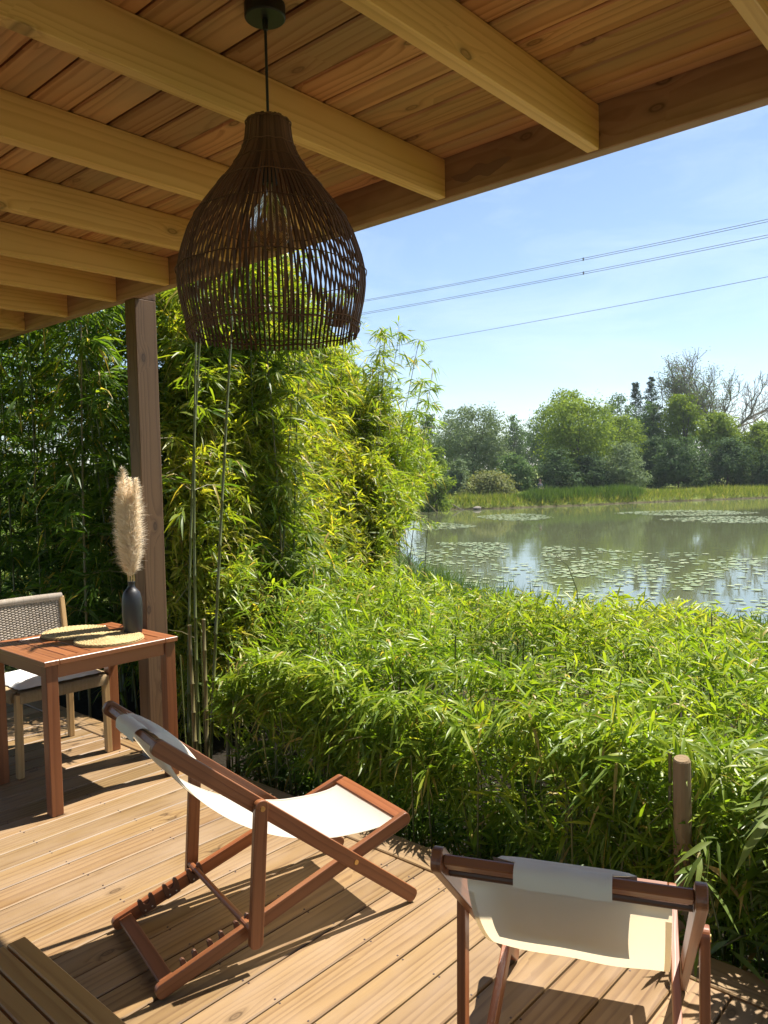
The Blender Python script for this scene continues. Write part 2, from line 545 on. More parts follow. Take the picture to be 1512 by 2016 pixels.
def leaf_mesh(name, base, dirv, up, ln, wd, droop, tint, mat, parent=None, fold=.25, simple=False):
    """one mesh of N bent lance-shaped blades"""
    N = len(base)
    side = norm_rows(np.cross(dirv, up))
    nrm = norm_rows(np.cross(side, dirv))
    ts = np.array([0, .28, .64, 1.0])
    ws = np.array([0, 1.0, .74, 0])

    def at(t):
        return base + dirv * (ln * t)[:, None] + np.array([0, 0, -1.0]) * (droop * ln * t * t)[:, None]
    if simple:
        V = np.stack([at(0), at(.4) - side * (wd / 2)[:, None], at(1.0), at(.4) + side * (wd / 2)[:, None]], 1)
        tmpl = np.array([[0, 1, 2, 3]])
        k = 4
        Vf = V.reshape(-1, 3)
        faces = (tmpl[None] + (np.arange(N) * k)[:, None, None]).reshape(-1, 4)
        loops = faces.ravel()
        starts = np.arange(len(faces)) * 4
        totals = np.full(len(faces), 4)
    else:
        rows = [at(0)]
        for t, w in zip(ts[1:3], ws[1:3]):
            c = at(t)
            e = side * (wd * w / 2)[:, None]
            lift = nrm * (wd * w / 2 * fold)[:, None]
            rows += [c - e + lift, c, c + e + lift]
        rows.append(at(1.0))
        V = np.stack(rows, 1)
        k = 8
        Vf = V.reshape(-1, 3)
        tri = np.array([[0, 1, 2], [0, 2, 3], [4, 7, 5], [5, 7, 6]])
        quad = np.array([[1, 4, 5, 2], [2, 5, 6, 3]])
        o = (np.arange(N) * k)[:, None, None]
        T = (tri[None] + o).reshape(N, -1)
        Q = (quad[None] + o).reshape(N, -1)
        loops = np.concatenate([T, Q], 1).ravel()
        tot1 = np.array([3, 3, 3, 3, 4, 4])
        totals = np.tile(tot1, N)
        starts = np.concatenate([[0], np.cumsum(totals)[:-1]])
    me = bpy.data.meshes.new(name)
    me.vertices.add(len(Vf)); me.loops.add(len(loops)); me.polygons.add(len(starts))
    me.vertices.foreach_set('co', Vf.astype(np.float32).ravel())
    me.loops.foreach_set('vertex_index', loops.astype(np.int32))
    me.polygons.foreach_set('loop_start', starts.astype(np.int32))
    me.polygons.foreach_set('loop_total', totals.astype(np.int32))
    if not simple:
        me.polygons.foreach_set('use_smooth', np.ones(len(starts), dtype=bool))
    a = me.attributes.new('tint', 'FLOAT', 'POINT')
    a.data.foreach_set('value', np.repeat(tint, k).astype(np.float32))
    me.materials.append(mat)
    me.update(calc_edges=True)
    return link(name, me, parent)


def fan_leaves(P, D, n_lo=4, n_hi=8, ln=(.12, .22), wd=.115, droop=(.05, .45), tint=None, spread=1.0, twig=.10, rng=RNG):
    """sprays of bamboo leaves: at every twig tip P with direction D a fan of blades; returns leaf arrays"""
    n = rng.integers(n_lo, n_hi + 1, len(P))
    idx = np.repeat(np.arange(len(P)), n)
    N = len(idx)
    k = np.concatenate([np.arange(x) for x in n])
    frac = k / np.maximum(1, np.repeat(n, n) - 1)
    D = norm_rows(D)
    d0 = D[idx]
    h = np.cross(d0, np.array([0, 0, 1.0])) + rng.normal(0, .25, (N, 3))
    h = norm_rows(h)
    sgn = np.where(k % 2 == 0, 1.0, -1.0)
    ang = (1 - frac) * rng.uniform(.3, 1.35, N) * spread * sgn + rng.normal(0, .26, N)
    d = d0 * np.cos(ang)[:, None] + h * np.sin(ang)[:, None]
    d[:, 2] += rng.normal(-.04, .24, N)
    d = norm_rows(d)
    base = P[idx] - d0 * ((1 - frac) * twig)[:, None] + rng.normal(0, .008, (N, 3))
    up = np.array([0, 0, .75]) + rng.normal(0, .5, (N, 3))
    L = rng.uniform(ln[0], ln[1], N) * (.75 + .25 * rng.random(N))
    W = L * wd * rng.uniform(.8, 1.25, N)
    dr = rng.uniform(droop[0], droop[1], N)
    if tint is None:
        t = rng.beta(2.2, 2.2, N) * .9
    else:
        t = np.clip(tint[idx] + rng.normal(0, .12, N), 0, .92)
    dry = rng.random(N) < .04
    t[dry] = rng.uniform(.95, 1.0, dry.sum())
    dr[dry] += .6
    return base, d, up, L, W, dr, t


def cat(*leafs):
    return [np.concatenate(x) for x in zip(*leafs)]


def culm_mesh(mb, base, top, r0, r1, bend=0.0, node=.22, n=6):
    base, top = np.asarray(base, float), np.asarray(top, float)
    H = np.linalg.norm(top - base)
    k = max(3, int(H / node))
    t = np.linspace(0, 1, k + 1)
    side = np.array([top[0] - base[0], top[1] - base[1], 0]) + 1e-6
    P, rad = [], []
    for i, x in enumerate(t):
        p = base + (top - base) * x + unit(side) * bend * (x * x - x)
        r = r0 + (r1 - r0) * x
        for dz, s in ((-.006, 1.0), (-.0015, 1.22), (.0035, 1.22), (.007, .93)):
            P.append(p + (top - base) / H * dz); rad.append(r * s)
    mb.tube(P, rad, n)


# ------------------------------------------------------------------ world, sun
SUN_V = unit((.51, -.135, 1.0))
w = bpy.data.worlds.new('World')
scene.world = w
w.use_nodes = True
nt = w.node_tree
nt.nodes.clear()
sky = nt.nodes.new('ShaderNodeTexSky')
sky.sky_type = 'NISHITA'
sky.sun_disc = False
sky.sun_elevation = math.asin(SUN_V[2])
sky.sun_rotation = math.atan2(SUN_V[0], SUN_V[1])
sky.altitude = 100
sky.air_density = 1.0
sky.dust_density = .35
sky.ozone_density = 2.2
tc = nt.nodes.new('ShaderNodeTexCoord')
mp = nt.nodes.new('ShaderNodeMapping'); mp.inputs['Scale'].default_value = (1.6, 1.6, 7.0)
nz = nt.nodes.new('ShaderNodeTexNoise'); nz.inputs['Scale'].default_value = 2.4; nz.inputs['Detail'].default_value = 6; nz.inputs['Roughness'].default_value = .6; nz.inputs['Distortion'].default_value = .6
rp = nt.nodes.new('ShaderNodeValToRGB')
rp.color_ramp.elements[0].position = .48; rp.color_ramp.elements[1].position = .80
rp.color_ramp.elements[0].color = (0, 0, 0, 1); rp.color_ramp.elements[1].color = (.2, .2, .2, 1)
mxc = nt.nodes.new('ShaderNodeMix'); mxc.data_type = 'RGBA'
bg = nt.nodes.new('ShaderNodeBackground')
bg.inputs['Strength'].default_value = .057
wo = nt.nodes.new('ShaderNodeOutputWorld')
nt.links.new(tc.outputs['Generated'], mp.inputs[0]); nt.links.new(mp.outputs[0], nz.inputs['Vector'])
nt.links.new(nz.outputs['Fac'], rp.inputs[0]); nt.links.new(rp.outputs[0], mxc.inputs[0])
nt.links.new(sky.outputs[0], mxc.inputs[6]); mxc.inputs[7].default_value = (7.5, 8.2, 9.0, 1)
nt.links.new(mxc.outputs[2], bg.inputs['Color']); nt.links.new(bg.outputs[0], wo.inputs['Surface'])

sd = bpy.data.lights.new('sun', 'SUN')
sd.energy = 4.0
sd.angle = R(.55)
sd.color = (1.0, .945, .86)
sun = bpy.data.objects.new('sun', sd)
COL.objects.link(sun)
sun.rotation_euler = Vector(SUN_V).to_track_quat('Z', 'Y').to_euler()
sun.location = Vector(SUN_V) * 40

scene.view_settings.view_transform = 'Standard'
scene.view_settings.look = 'None'
scene.view_settings.gamma = 1.0
scene.view_settings.exposure = 1.65
scene.view_settings.use_curve_mapping = False
scene.cycles.max_bounces = 10
scene.cycles.diffuse_bounces = 5
scene.cycles.transmission_bounces = 6
scene.cycles.transparent_max_bounces = 8
scene.cycles.use_denoising = True

# ------------------------------------------------------------------ terrain and lake
WZ = -1.0
SHORE = [(13.2, -60), (13.4, 2), (13.9, 4.2), (13.6, 5.8), (12.9, 7.2), (12.5, 8.6), (13.8, 10.3), (15.6, 12.3), (19.0, 16.1), (23.3, 20.3),
         (29, 25.5), (36, 31.5), (39.5, 34), (42.5, 33.4), (43.3, 31.0), (45.2, 29.1), (47.7, 28.0), (50.5, 26.1), (55.0, 24.3), (59.0, 22.1), (65.5, 18.1),
         (74, 12), (84, 2), (92, -14), (95, -40), (90, -60)]


def shore_dist(X, Y):
    """signed distance to the lake outline: negative over the water"""
    P = np.array(SHORE)
    Q = np.roll(P, -1, 0)
    best = np.full(X.shape, 1e9)
    inside = np.zeros(X.shape, bool)
    for (x1, y1), (x2, y2) in zip(P, Q):
        dx, dy = x2 - x1, y2 - y1
        t = np.clip(((X - x1) * dx + (Y - y1) * dy) / (dx * dx + dy * dy + 1e-9), 0, 1)
        best = np.minimum(best, np.hypot(X - x1 - t * dx, Y - y1 - t * dy))
        c = ((y1 > Y) != (y2 > Y)) & (X < (x2 - x1) * (Y - y1) / (y2 - y1 + 1e-12) + x1)
        inside ^= c
    return np.where(inside, -best, best)


def ground_z(X, Y):
    X, Y = np.asarray(X, float), np.asarray(Y, float)
    s = shore_dist(X, Y)
    near = np.hypot(X, Y) < 22
    bank = np.interp(s, [-6, -.4, 0, .5, 1.3, 12, 60, 400], [-2.2, -1.25, -1.02, -.70, -.46, -.28, .2, 2.0])
    soft = np.interp(s, [-6, -.4, 0, 1.5, 9, 30, 400], [-2.2, -1.2, -1.02, -.85, -.42, -.35, 1.5])
    k = np.interp(np.hypot(X, Y), [18, 30], [0, 1])
    return soft * (1 - k) + bank * k


xs = np.concatenate([np.geomspace(900, 40, 14) * -1, np.arange(-36, 110, .9), np.geomspace(112, 900, 14)])
ys = np.concatenate([np.geomspace(900, 66, 12) * -1, np.arange(-62, 62, .9), np.geomspace(64, 900, 14)])
X, Y = np.meshgrid(xs, ys, indexing='ij')
Z = ground_z(X, Y) + np.random.default_rng(3).normal(0, .025, X.shape)
under = (X > -8) & (X < 3.2) & (Y > -6) & (Y < 12)
Z[under] = np.minimum(Z[under], -.36)
nx_, ny_ = X.shape
V = np.stack([X, Y, Z], -1).reshape(-1, 3)
ii, jj = np.meshgrid(np.arange(nx_ - 1), np.arange(ny_ - 1), indexing='ij')
a0 = (ii * ny_ + jj).ravel()
F = np.stack([a0, a0 + ny_, a0 + ny_ + 1, a0 + 1], 1)
me = bpy.data.meshes.new('ground')
me.from_pydata(V.tolist(), [], F.tolist())
me.materials.append(M['ground'])
me.polygons.foreach_set('use_smooth', np.ones(len(F), dtype=bool))
tag(link('ground', me), kind='structure')

me = bpy.data.meshes.new('lake_water')
wp = [(x, y, WZ) for x, y in [(11, -62), (100, -62), (100, 42), (11, 42)]]
me.from_pydata(wp, [], [(0, 1, 2, 3)])
me.materials.append(M['water'])
tag(link('lake_water', me), kind='structure')

# ------------------------------------------------------------------ deck
DX0, DX1 = -1.7, 2.378
PITCH_B, GAP0 = .1485, 2.6875
mb = MB()
for k in range(-29, 36):
    y0 = GAP0 + k * PITCH_B
    n_piece = random.choice([1, 1, 2])
    cuts = [DX0, DX1] if n_piece == 1 else [DX0, random.choice([-.9, -.5, .27]), DX1]
    for xa, xb in zip(cuts[:-1], cuts[1:]):
        mb.box(((xa + xb) / 2, y0 + PITCH_B / 2, -.014 - random.random() * .0015), (1, 0, 0), (0, 1, 0), (0, 0, 1),
               (xb - xa) / 2 - .0015, PITCH_B / 2 - .0034, .014, ch=.004)
for ya, yb in ((-1.7, .55), (.553, 2.72), (2.723, 4.38), (4.383, 6.2), (6.203, 8.0)):
    mb.box((2.384 + .0735, (ya + yb) / 2, -.0135), (0, 1, 0), (1, 0, 0), (0, 0, 1), (yb - ya) / 2, .0715, .014, ch=.004)
# deck skirt and bearers below
mb.box((2.505, 3.1, -.13), (0, 1, 0), (1, 0, 0), (0, 0, 1), 4.9, .012, .095)
for x in (-1.5, -.7, .275, 1.075, 1.475, 1.875, 2.30):
    mb.box((x, 3.1, -.11), (0, 1, 0), (1, 0, 0), (0, 0, 1), 4.85, .022, .075)
deck = mb.build('deck', [M['deck']])
tag(deck, kind='structure')
# screw heads along the bearers
mb = MB()
for x in (.275, 1.075, 1.475, 1.875, 2.30):
    for k in range(-12, 20):
        for dy in (.012, PITCH_B - .012):
            y = GAP0 + k * PITCH_B + dy + random.uniform(-.002, .002)
            xx = x + random.uniform(-.008, .008)
            mb.lathe([(.0001, .0008), (.0034, .0008), (.0036, -.003)], (xx, y, 0), 8)
so = mb.build('deck_screws', M['screw'])
so.name = 'screw_heads'
so.parent = deck

# ------------------------------------------------------------------ veranda roof
ROOF_S = 1.02
FX = 2.30 * ROOF_S                 # inner face of the fascia beam
FZ = 1.6 + .983 * ROOF_S           # its underside
CZ = 1.6 + 1.122 * ROOF_S          # underside of the ceiling boards
roof = thing('veranda_roof', 'timber veranda roof of pine joists under brown boards, carried by a post', 'roof', (0, 0, 0))
RY0, RY1, RX0 = -1.6, 8.2, -1.7
mb = MB()
k = 0
x1 = 1.953 * ROOF_S + 4 * .1255 * ROOF_S
while x1 > RX0:
    x0 = x1 - .1255 * ROOF_S
    if x0 > FX - .012:
        x1 = x0
        continue
    cuts = [RY0] + sorted(random.uniform(-.5, 7) for _ in range(random.choice([0, 1, 1, 2]))) + [RY1]
    for ya, yb in zip(cuts[:-1], cuts[1:]):
        mb.box(((x0 + min(x1, FX)) / 2, (ya + yb) / 2, CZ + .011 + random.uniform(-.001, .0012)), (0, 1, 0), (1, 0, 0), (0, 0, 1),
               (yb - ya) / 2 - .0008, (min(x1, FX) - x0) / 2 - .0034, .011, ch=.006)
    x1 = x0
mb.build('ceiling', M['ceiling'], roof)
for yb in (-.1, .53, 1.125, 1.72, 2.315, 2.905, 3.487, 4.006, 4.573, 5.162, 5.75, 6.34, 6.93, 7.5):
    mb = MB()
    ya = yb * ROOF_S
    mb.box(((RX0 + FX) / 2, ya + .0215, (FZ + .003 + CZ) / 2 - .001), (1, 0, 0), (0, 0, 1), (0, 1, 0), (FX - RX0) / 2 - .0005, (CZ - FZ - .003) / 2, .0215, ch=.003)
    mb.build('joist', M['joist'], roof)
mb = MB()
mb.box((FX + .026, (RY0 + RY1) / 2, (FZ + CZ + .035) / 2), (0, 1, 0), (0, 0, 1), (1, 0, 0), (RY1 - RY0) / 2, (CZ + .035 - FZ) / 2, .0255, ch=.003)
fb = mb.build('fascia_beam', M['fascia'], roof)
# the dark resin stain on the beam's inner face
mb = MB()
pts = []
for i in range(46):
    t = 2 * PI * i / 46
    u = math.cos(t); v_ = math.sin(t)
    pts.append((.125 * u * (1 + .10 * math.sin(3 * t + 1)), .021 * v_ * (1 + .3 * math.sin(5 * t) + .2 * math.sin(9 * t)) + .006 * math.sin(2 * t + 1)))
mb.prism(pts, (FX - .0006, 1.60 * ROOF_S - .02, FZ + .062), (0, -1, 0), (0, 0, 1), (1, 0, 0), .001)
mb.build('stain', M['stain'], fb)
mb = MB()
mb.box(((RX0 + FX + .07) / 2, (RY0 + RY1) / 2, CZ + .05), (1, 0, 0), (0, 1, 0), (0, 0, 1), (FX + .052 - RX0) / 2, (RY1 - RY0) / 2, .014)
mb.build('roof_cover', M['black_cord'], roof)
# post
mb = MB()
PX, PY = 2.362, 3.927
mb.box((PX + .067, PY + .054, (.045 + FZ) / 2), (0, 0, 1), (1, 0, 0), (0, 1, 0), (FZ - .045) / 2 - .001, .067, .054, ch=.004)
mb.box(((FX + .0535 + PX + .134) / 2, PY + .054, FZ + .034), (0, 0, 1), (1, 0, 0), (0, 1, 0), .0355, (PX + .134 - FX - .0535) / 2, .054, ch=.003)
post = mb.build('post', M['post'], roof)
mb = MB()
mb.box((PX + .058, PY + .054, .003), (1, 0, 0), (0, 1, 0), (0, 0, 1), .062, .056, .003)
for dx in (-.0605, .0605):
    mb.box((PX + .058 + dx, PY + .054, .05), (0, 0, 1), (0, 1, 0), (1, 0, 0), .047, .035, .0022)
mb.box((PX + .058, PY + .054, .024), (0, 0, 1), (0, 1, 0), (1, 0, 0), .02, .02, .02)
mb.build('post_bracket', M['steel'], post)

# ------------------------------------------------------------------ pendant lamp
LS = 1.045
LX, LY = 1.229 * LS, 1.434 * LS
Z_T, Z_B = 1.6 + .833 * LS, 1.6 + .333 * LS
UNIT = 1.814 * LS / F_PX / 3.877
lamp = thing('pendant_lamp', 'dark brown rattan pendant lamp hanging from the veranda ceiling', 'lamp', (LX, LY, 0))
prof_px = [(60, 150), (100, 169), (180, 177), (260, 191), (340, 230), (420, 277), (500, 340), (600, 425), (700, 505), (800, 572), (900, 630), (1000, 667),
           (1100, 700), (1200, 720), (1300, 721), (1400, 710), (1500, 687), (1600, 662), (1672, 645)]
pz = np.array([Z_T + (Z_B - Z_T) * (y - 60) / (1672 - 60) for y, _ in prof_px])
pr = np.array([r * UNIT for _, r in prof_px])


def lamp_r(z):
    return np.interp(-z, -pz, pr)


shade = None
mb = MB()
NS = 102
for i in range(NS):
    a = 2 * PI * i / NS + random.uniform(-.001, .001)
    layer = random.uniform(-.0012, .0012)
    zs = np.linspace(Z_T - random.uniform(0, .006), Z_B - random.uniform(.005, .0075), 26)
    wob = random.uniform(-.0025, .0025)
    ph = random.random() * 6
    P, SD = [], []
    for z in zs:
        t = (Z_T - z) / (Z_T - Z_B)
        r = lamp_r(z) + layer
        aa = a + wob * math.sin(t * 3.3 + ph) * .5 * min(1, t * 2)
        P.append((r * math.cos(aa), r * math.sin(aa), z))
        SD.append((-math.sin(aa), math.cos(aa), 0))
    P = np.array(P); SD = np.array(SD)
    hw = .0027 * random.uniform(.85, 1.15)
    rad = norm_rows(P * np.array([1, 1, 0]))
    ring = []
    for u, v_ in ((-1, -.6), (1, -.6), (1, .6), (-1, .6)):
        ring.append(P + SD * hw * u + rad * .0019 * v_)
    Vv = np.stack(ring, 1).reshape(-1, 3)
    Ff = [(q * 4 + e, q * 4 + (e + 1) % 4, (q + 1) * 4 + (e + 1) % 4, (q + 1) * 4 + e) for q in range(len(P) - 1) for e in range(4)]
    Ff += [(3, 2, 1, 0), tuple((len(P) - 1) * 4 + e for e in range(4))]
    ln = np.repeat(np.linspace(0, .6, len(P)), 4)
    wc = np.stack([ln + random.random() * 20, np.tile([-.003, .003, .003, -.003], len(P)), np.tile([0, 0, .004, .004], len(P))], 1)
    mb.add(Vv, Ff, wc)
shade = mb.build('lamp_shade', M['rattan'], lamp)
mb = MB()
for yp, th in ((85, .003), (265, .002), (390, .002), (560, .0022), (800, .0022), (1210, .0022), (1600, .0022), (1640, .0036)):
    z = Z_T + (Z_B - Z_T) * (yp - 60) / (1672 - 60)
    for dr_ in (.0036,):
        r = lamp_r(z) + dr_
        mb.tube([(r * math.cos(t), r * math.sin(t), z + .0015 * math.sin(t * 13)) for t in np.linspace(0, 2 * PI, 73)], th * .62, 5, cap=False)
mb.build('binding_ring', M['rattan'], shade)
mb = MB()
mb.tube([(0, 0, CZ - .02), (0, 0, Z_T - .03)], .0034, 8)
mb.build('cord', M['black_cord'], lamp)
mb = MB()
mb.lathe([(.0001, CZ - .034), (.047, CZ - .034), (.05, CZ - .031), (.05, CZ - .001), (.0001, CZ - .001)], n=40)
mb.lathe([(.0001, CZ - .062), (.0065, CZ - .06), (.008, CZ - .036), (.0001, CZ - .0335)], n=16)
mb.build('canopy', M['black_metal'], lamp, smooth=False, bevel=.001)
mb = MB()
mb.lathe([(.0001, Z_T - .03), (.022, Z_T - .032), (.023, Z_T - .12), (.018, Z_T - .155), (.0001, Z_T - .155)], n=20)
for k in range(4):
    t = k * PI / 2 + .4
    rr_ = lamp_r(Z_T - .035)
    mb.tube([(.02 * math.cos(t), .02 * math.sin(t), Z_T - .05), (rr_ * math.cos(t), rr_ * math.sin(t), Z_T - .03)], .0022, 6)
mb.build('socket', M['black_metal'], lamp)
g = NT('bulb_glass')
gl = g.n('ShaderNodeBsdfGlass', i_Roughness=.0, i_IOR=1.25, i_Color=(1, .97, .9, 1))
trn = g.n('ShaderNodeBsdfTransparent')
mxs = g.n('ShaderNodeMixShader', i_0=.45)
g.t.links.new(trn.outputs[0], mxs.inputs[1]); g.t.links.new(gl.outputs[0], mxs.inputs[2])
M['glass'] = g.done(mxs.outputs[0])
mb = MB()
zb = Z_T - .155
bp = [(.0135, 0), (.015, -.02), (.024, -.04), (.041, -.062), (.05, -.088), (.0515, -.105), (.047, -.128), (.034, -.147), (.016, -.157), (.0002, -.159)]
mb.lathe([(r, zb + z) for r, z in bp], n=32)
bulb = mb.build('bulb', M['glass'], lamp, smooth=True)
mb = MB()
for k in range(6):
    t = k * PI / 3
    mb.tube([(.004 * math.cos(t), .004 * math.sin(t), zb - .03), (.016 * math.cos(t), .016 * math.sin(t), zb - .06), (.012 * math.cos(t + .5), .012 * math.sin(t + .5), zb - .115)], .0006, 5)
mb.tube([(0, 0, zb), (0, 0, zb - .05)], .004, 8)
mb.build('filament', M['brass'], bulb)

# ------------------------------------------------------------------ deckchairs


def sheet(name, rows, mat, parent, uvw=(1, 1), smooth=True):
    """surface through rows of points"""
    rows = np.asarray(rows, float)
    nr, nc = rows.shape[:2]
    me = bpy.data.meshes.new(name)
    F = [(i * nc + j, i * nc + j + 1, (i + 1) * nc + j + 1, (i + 1) * nc + j) for i in range(nr - 1) for j in range(nc - 1)]
    me.from_pydata(rows.reshape(-1, 3).tolist(), [], F)
    uv = me.uv_layers.new(name='uv')
    for lp in me.loops:
        i, j = divmod(lp.vertex_index, nc)
        uv.data[lp.index].uv = (uvw[0] * j / (nc - 1), uvw[1] * i / (nr - 1))
    me.polygons.foreach_set('use_smooth', np.ones(len(F), dtype=bool))
    me.materials.append(mat)
    return link(name, me, parent)


def smooth_path(pts, n):
    pts = np.asarray(pts, float)
    d = np.concatenate([[0], np.cumsum(np.linalg.norm(np.diff(pts, axis=0), axis=1))])
    t = np.linspace(0, d[-1], n)
    out = np.stack([np.interp(t, d, pts[:, i]) for i in range(pts.shape[1])], 1)
    for _ in range(6):
        out[1:-1] = (out[:-2] + 2 * out[1:-1] + out[2:]) / 4
    return out


def rounded_end_outline(L, w, n=7):
    """outline of a slat of length L, width w with rounded ends"""
    r = w * .42
    pts = []
    for cx, cy, a0 in ((L - r, w / 2 - r, 0), (r, w / 2 - r, 90), (r, -w / 2 + r, 180), (L - r, -w / 2 + r, 270)):
        for k in range(n):
            a = R(a0 + 90 * k / (n - 1))
            pts.append((cx + r * math.cos(a), cy + r * math.sin(a)))
    return pts


def slat(name, p, q, w, l0, t, parent, mat, ext=.0):
    """flat rail in the vertical (s, h) plane from p to q, from lateral l0 with thickness t"""
    p, q = np.array(p, float), np.array(q, float)
    d = (q - p) / np.linalg.norm(q - p)
    p = p - d * ext; q = q + d * ext
    L = np.linalg.norm(q - p)
    U = np.array([d[0], 0, d[1]]); W = np.array([-d[1], 0, d[0]])
    mb = MB()
    mb.prism(rounded_end_outline(L, w), (p[0], l0, p[1]), U, W, (0, 1, 0), t)
    return mb.build(name, mat, parent, bevel=.0028)


def make_deckchair(label, loc, rz):
    """local axes: x forward from the rear foot, y to the sitter's left, z up"""
    c = thing('deckchair', label, 'deckchair', loc, rz, 'wooden sling deckchairs on the deck')
    tk = M['teak']
    WB = .48
    for near in (0, 1):
        la = -.027 if near == 0 else WB + .004
        lb = 0.0 if near == 0 else WB - .023
        lp = -.0515 if near == 0 else WB + .0285
        slat('back_rail', (.005, .797), (.947, .024), .052, la, .023, c, tk, .012)
        slat('seat_rail', (.004, .028), (.938, .309), .048, lb, .023, c, tk, .02)
        pr_ = slat('prop', (.330, .545), (.297, .088), .046, lp, .022, c, tk, .012)
        for s_, h_, yo in ((.331, .530, lp - .003 if near == 0 else lp + .022), (.697, .231, la - .003 if near == 0 else la + .023)):
            for r_, t_ in ((.0085, .003),):
                n = 16
                mb = MB()
                mb.prism([(r_ * math.cos(2 * PI * k / n), r_ * math.sin(2 * PI * k / n)) for k in range(n)], (s_, yo, h_), (1, 0, 0), (0, 0, 1), (0, 1, 0), t_)
                mb.build('bolt', M['brass'], c)
        # notched clips on the inside of the seat rail
        for s_ in (.290, .198, .107):
            hc = .028 + (s_ - .004) / .934 * .281
            d = np.array([.9576, .288])
            out = [(-.026, -.018), (.026, -.018), (.030, .018), (.027, .040), (.020, .043), (.013, .036), (.0125, .026)]
            out += [(.0125 * math.cos(R(a)), .024 + .0125 * math.sin(R(a))) for a in (-20, -60, -90, -120, -160)]
            out += [(-.0125, .026), (-.013, .036), (-.020, .043), (-.027, .040), (-.030, .018)]
            yo = lb + .0235 if near == 0 else lb - .0125
            mb = MB()
            mb.prism(out, (s_, yo, hc), (d[0], 0, d[1]), (-d[1], 0, d[0]), (0, 1, 0), .012)
            nb = mb.build('notch_clip', M['darkwoodclip'], c, bevel=.001)
            mb = MB()
            for e in (-.013, .013):
                p = np.array([s_ + d[0] * e + d[1] * .006, yo + (.0125 if near == 0 else -.0005), hc + d[1] * e - d[0] * .006])
                mb.lathe([(.0001, .001), (.003, .0004), (.0036, -.001)], (0, 0, 0), 8)
                mb.v[-1] = np.array([p + np.array([a, b2 * (1 if near == 0 else -1), b]) for a, b, b2 in mb.v[-1][:, [0, 1, 2]]])
            mb.build('rivet', M['steel'], nb)
    du = unit((.943, -.773))
    # head bar between the back rails and the round rod that holds the sling
    mb = MB()
    mb.box((.024, WB / 2, .782), (0, 1, 0), (du[0], 0, du[1]), (-du[1], 0, du[0]), WB / 2 + .0035, .024, .0105, ch=.003)
    mb.build('head_bar', tk, c)
    mb = MB()
    mb.tube([(.062, -.003, .743), (.062, WB + .003, .743)], .0105, 12)
    mb.build('sling_rod', M['darkwoodclip'], c)
    du2 = unit((.934, .281))
    mb = MB()
    mb.box((.936, WB / 2, .310), (0, 1, 0), (du2[0], 0, du2[1]), (-du2[1], 0, du2[0]), WB / 2 - .0235, .025, .0105, ch=.003)
    mb.build('front_bar', tk, c)
    mb = MB()
    mb.box((.028, WB / 2, .038), (0, 1, 0), (du2[0], 0, du2[1]), (-du2[1], 0, du2[0]), WB / 2 - .0235, .023, .0105, ch=.003)
    mb.build('foot_bar', tk, c)
    mb = MB()
    mb.tube([(.290, -.0275, .136), (.290, WB + .0275, .136)], .0112, 12)
    mb.build('support_rod', M['teak'], c)
    # sling
    prof = [(.075, .728), (.067, .757), (.052, .752), (.048, .735), (.060, .714), (.085, .668), (.122, .610), (.183, .545), (.26, .478), (.339, .425), (.422, .380), (.509, .346), (.646, .309), (.793, .293), (.880, .293), (.915, .300), (.921, .312)]
    prof = smooth_path(prof, 64)
    rows = []
    for (s_, h_) in prof:
        k = math.sin(PI * np.clip((s_ - .05) / .87, 0, 1))
        rows.append([(s_ + .004 * math.sin(l * 30) * k, l, h_ - .007 * k * math.sin(PI * (l - .035) / .41)) for l in np.linspace(.035, .445, 19)])
    sl = sheet('sling', rows, M['canvas'], c, (.41, 1.25))
    # side hems: the sewn double edge
    for l0 in (.0352, .4330):
        rr_ = [[(s_, l, h_ + .0016) for l in (l0, l0 + .012)] for s_, h_ in prof[6:-2]]
        sheet('hem', rr_, M['canvas'], sl, (.012, 1.25))
    # head pillow with its flap over the bar
    pil_path = smooth_path([(.035, .797), (.070, .760), (.120, .700), (.155, .657), (.188, .620), (.218, .588)], 22)
    top, bot = [], []
    ls = np.linspace(.10, .385, 19)
    for i, (s_, h_) in enumerate(pil_path):
        t = i / (len(pil_path) - 1)
        a, b = pil_path[max(0, i - 1)], pil_path[min(len(pil_path) - 1, i + 1)]
        d = unit(b - a); n2 = np.array([-d[1], d[0]])
        if n2[1] < 0: n2 = -n2
        tr, br = [], []
        for l in ls:
            e = (l - ls[0]) / (ls[-1] - ls[0])
            th = .048 * (max(0.0, math.sin(PI * min(1, max(0, t)))) ** .45) * (max(0.0, math.sin(PI * e)) ** .35)
            sag = .013 * math.sin(PI * e)
            tr.append((s_ + n2[0] * (th + .004), l, h_ + n2[1] * (th + .004) - sag))
            br.append((s_ + n2[0] * .003, l, h_ + n2[1] * .003 - sag))
        top.append(tr); bot.append(br)
    pl = sheet('pillow', top + bot[::-1], M['pillow'], c, (.33, .6))
    fl = smooth_path([(.064, .772), (.048, .790), (.022, .8085), (-.002, .806), (-.0115, .797), (-.0135, .786), (-.0135, .776), (-.013, .768)], 30)
    sheet('pillow_flap', [[(s_, l, h_ + .0012 * math.sin(l * 60)) for l in np.linspace(.145, .335, 12)] for s_, h_ in fl], M['pillow'], pl, (.22, .16))
    return c


def chair_base(foot_right, ang):
    u = np.array([math.cos(ang), math.sin(ang)]); v = np.array([-u[1], u[0]])
    return np.array(foot_right) - .953 * u + .016 * v


a1 = R(-13.25)
b1 = chair_base((2.171, 1.833), a1)
make_deckchair('wooden deckchair with white sling seen from its side, standing in front of the table', (b1[0], b1[1], 0), a1)
a2 = R(23.0)
b2 = chair_base((2.318, .884), a2)
make_deckchair('wooden deckchair with cream sling seen from behind, at the right edge of the deck', (b2[0], b2[1], 0), a2)

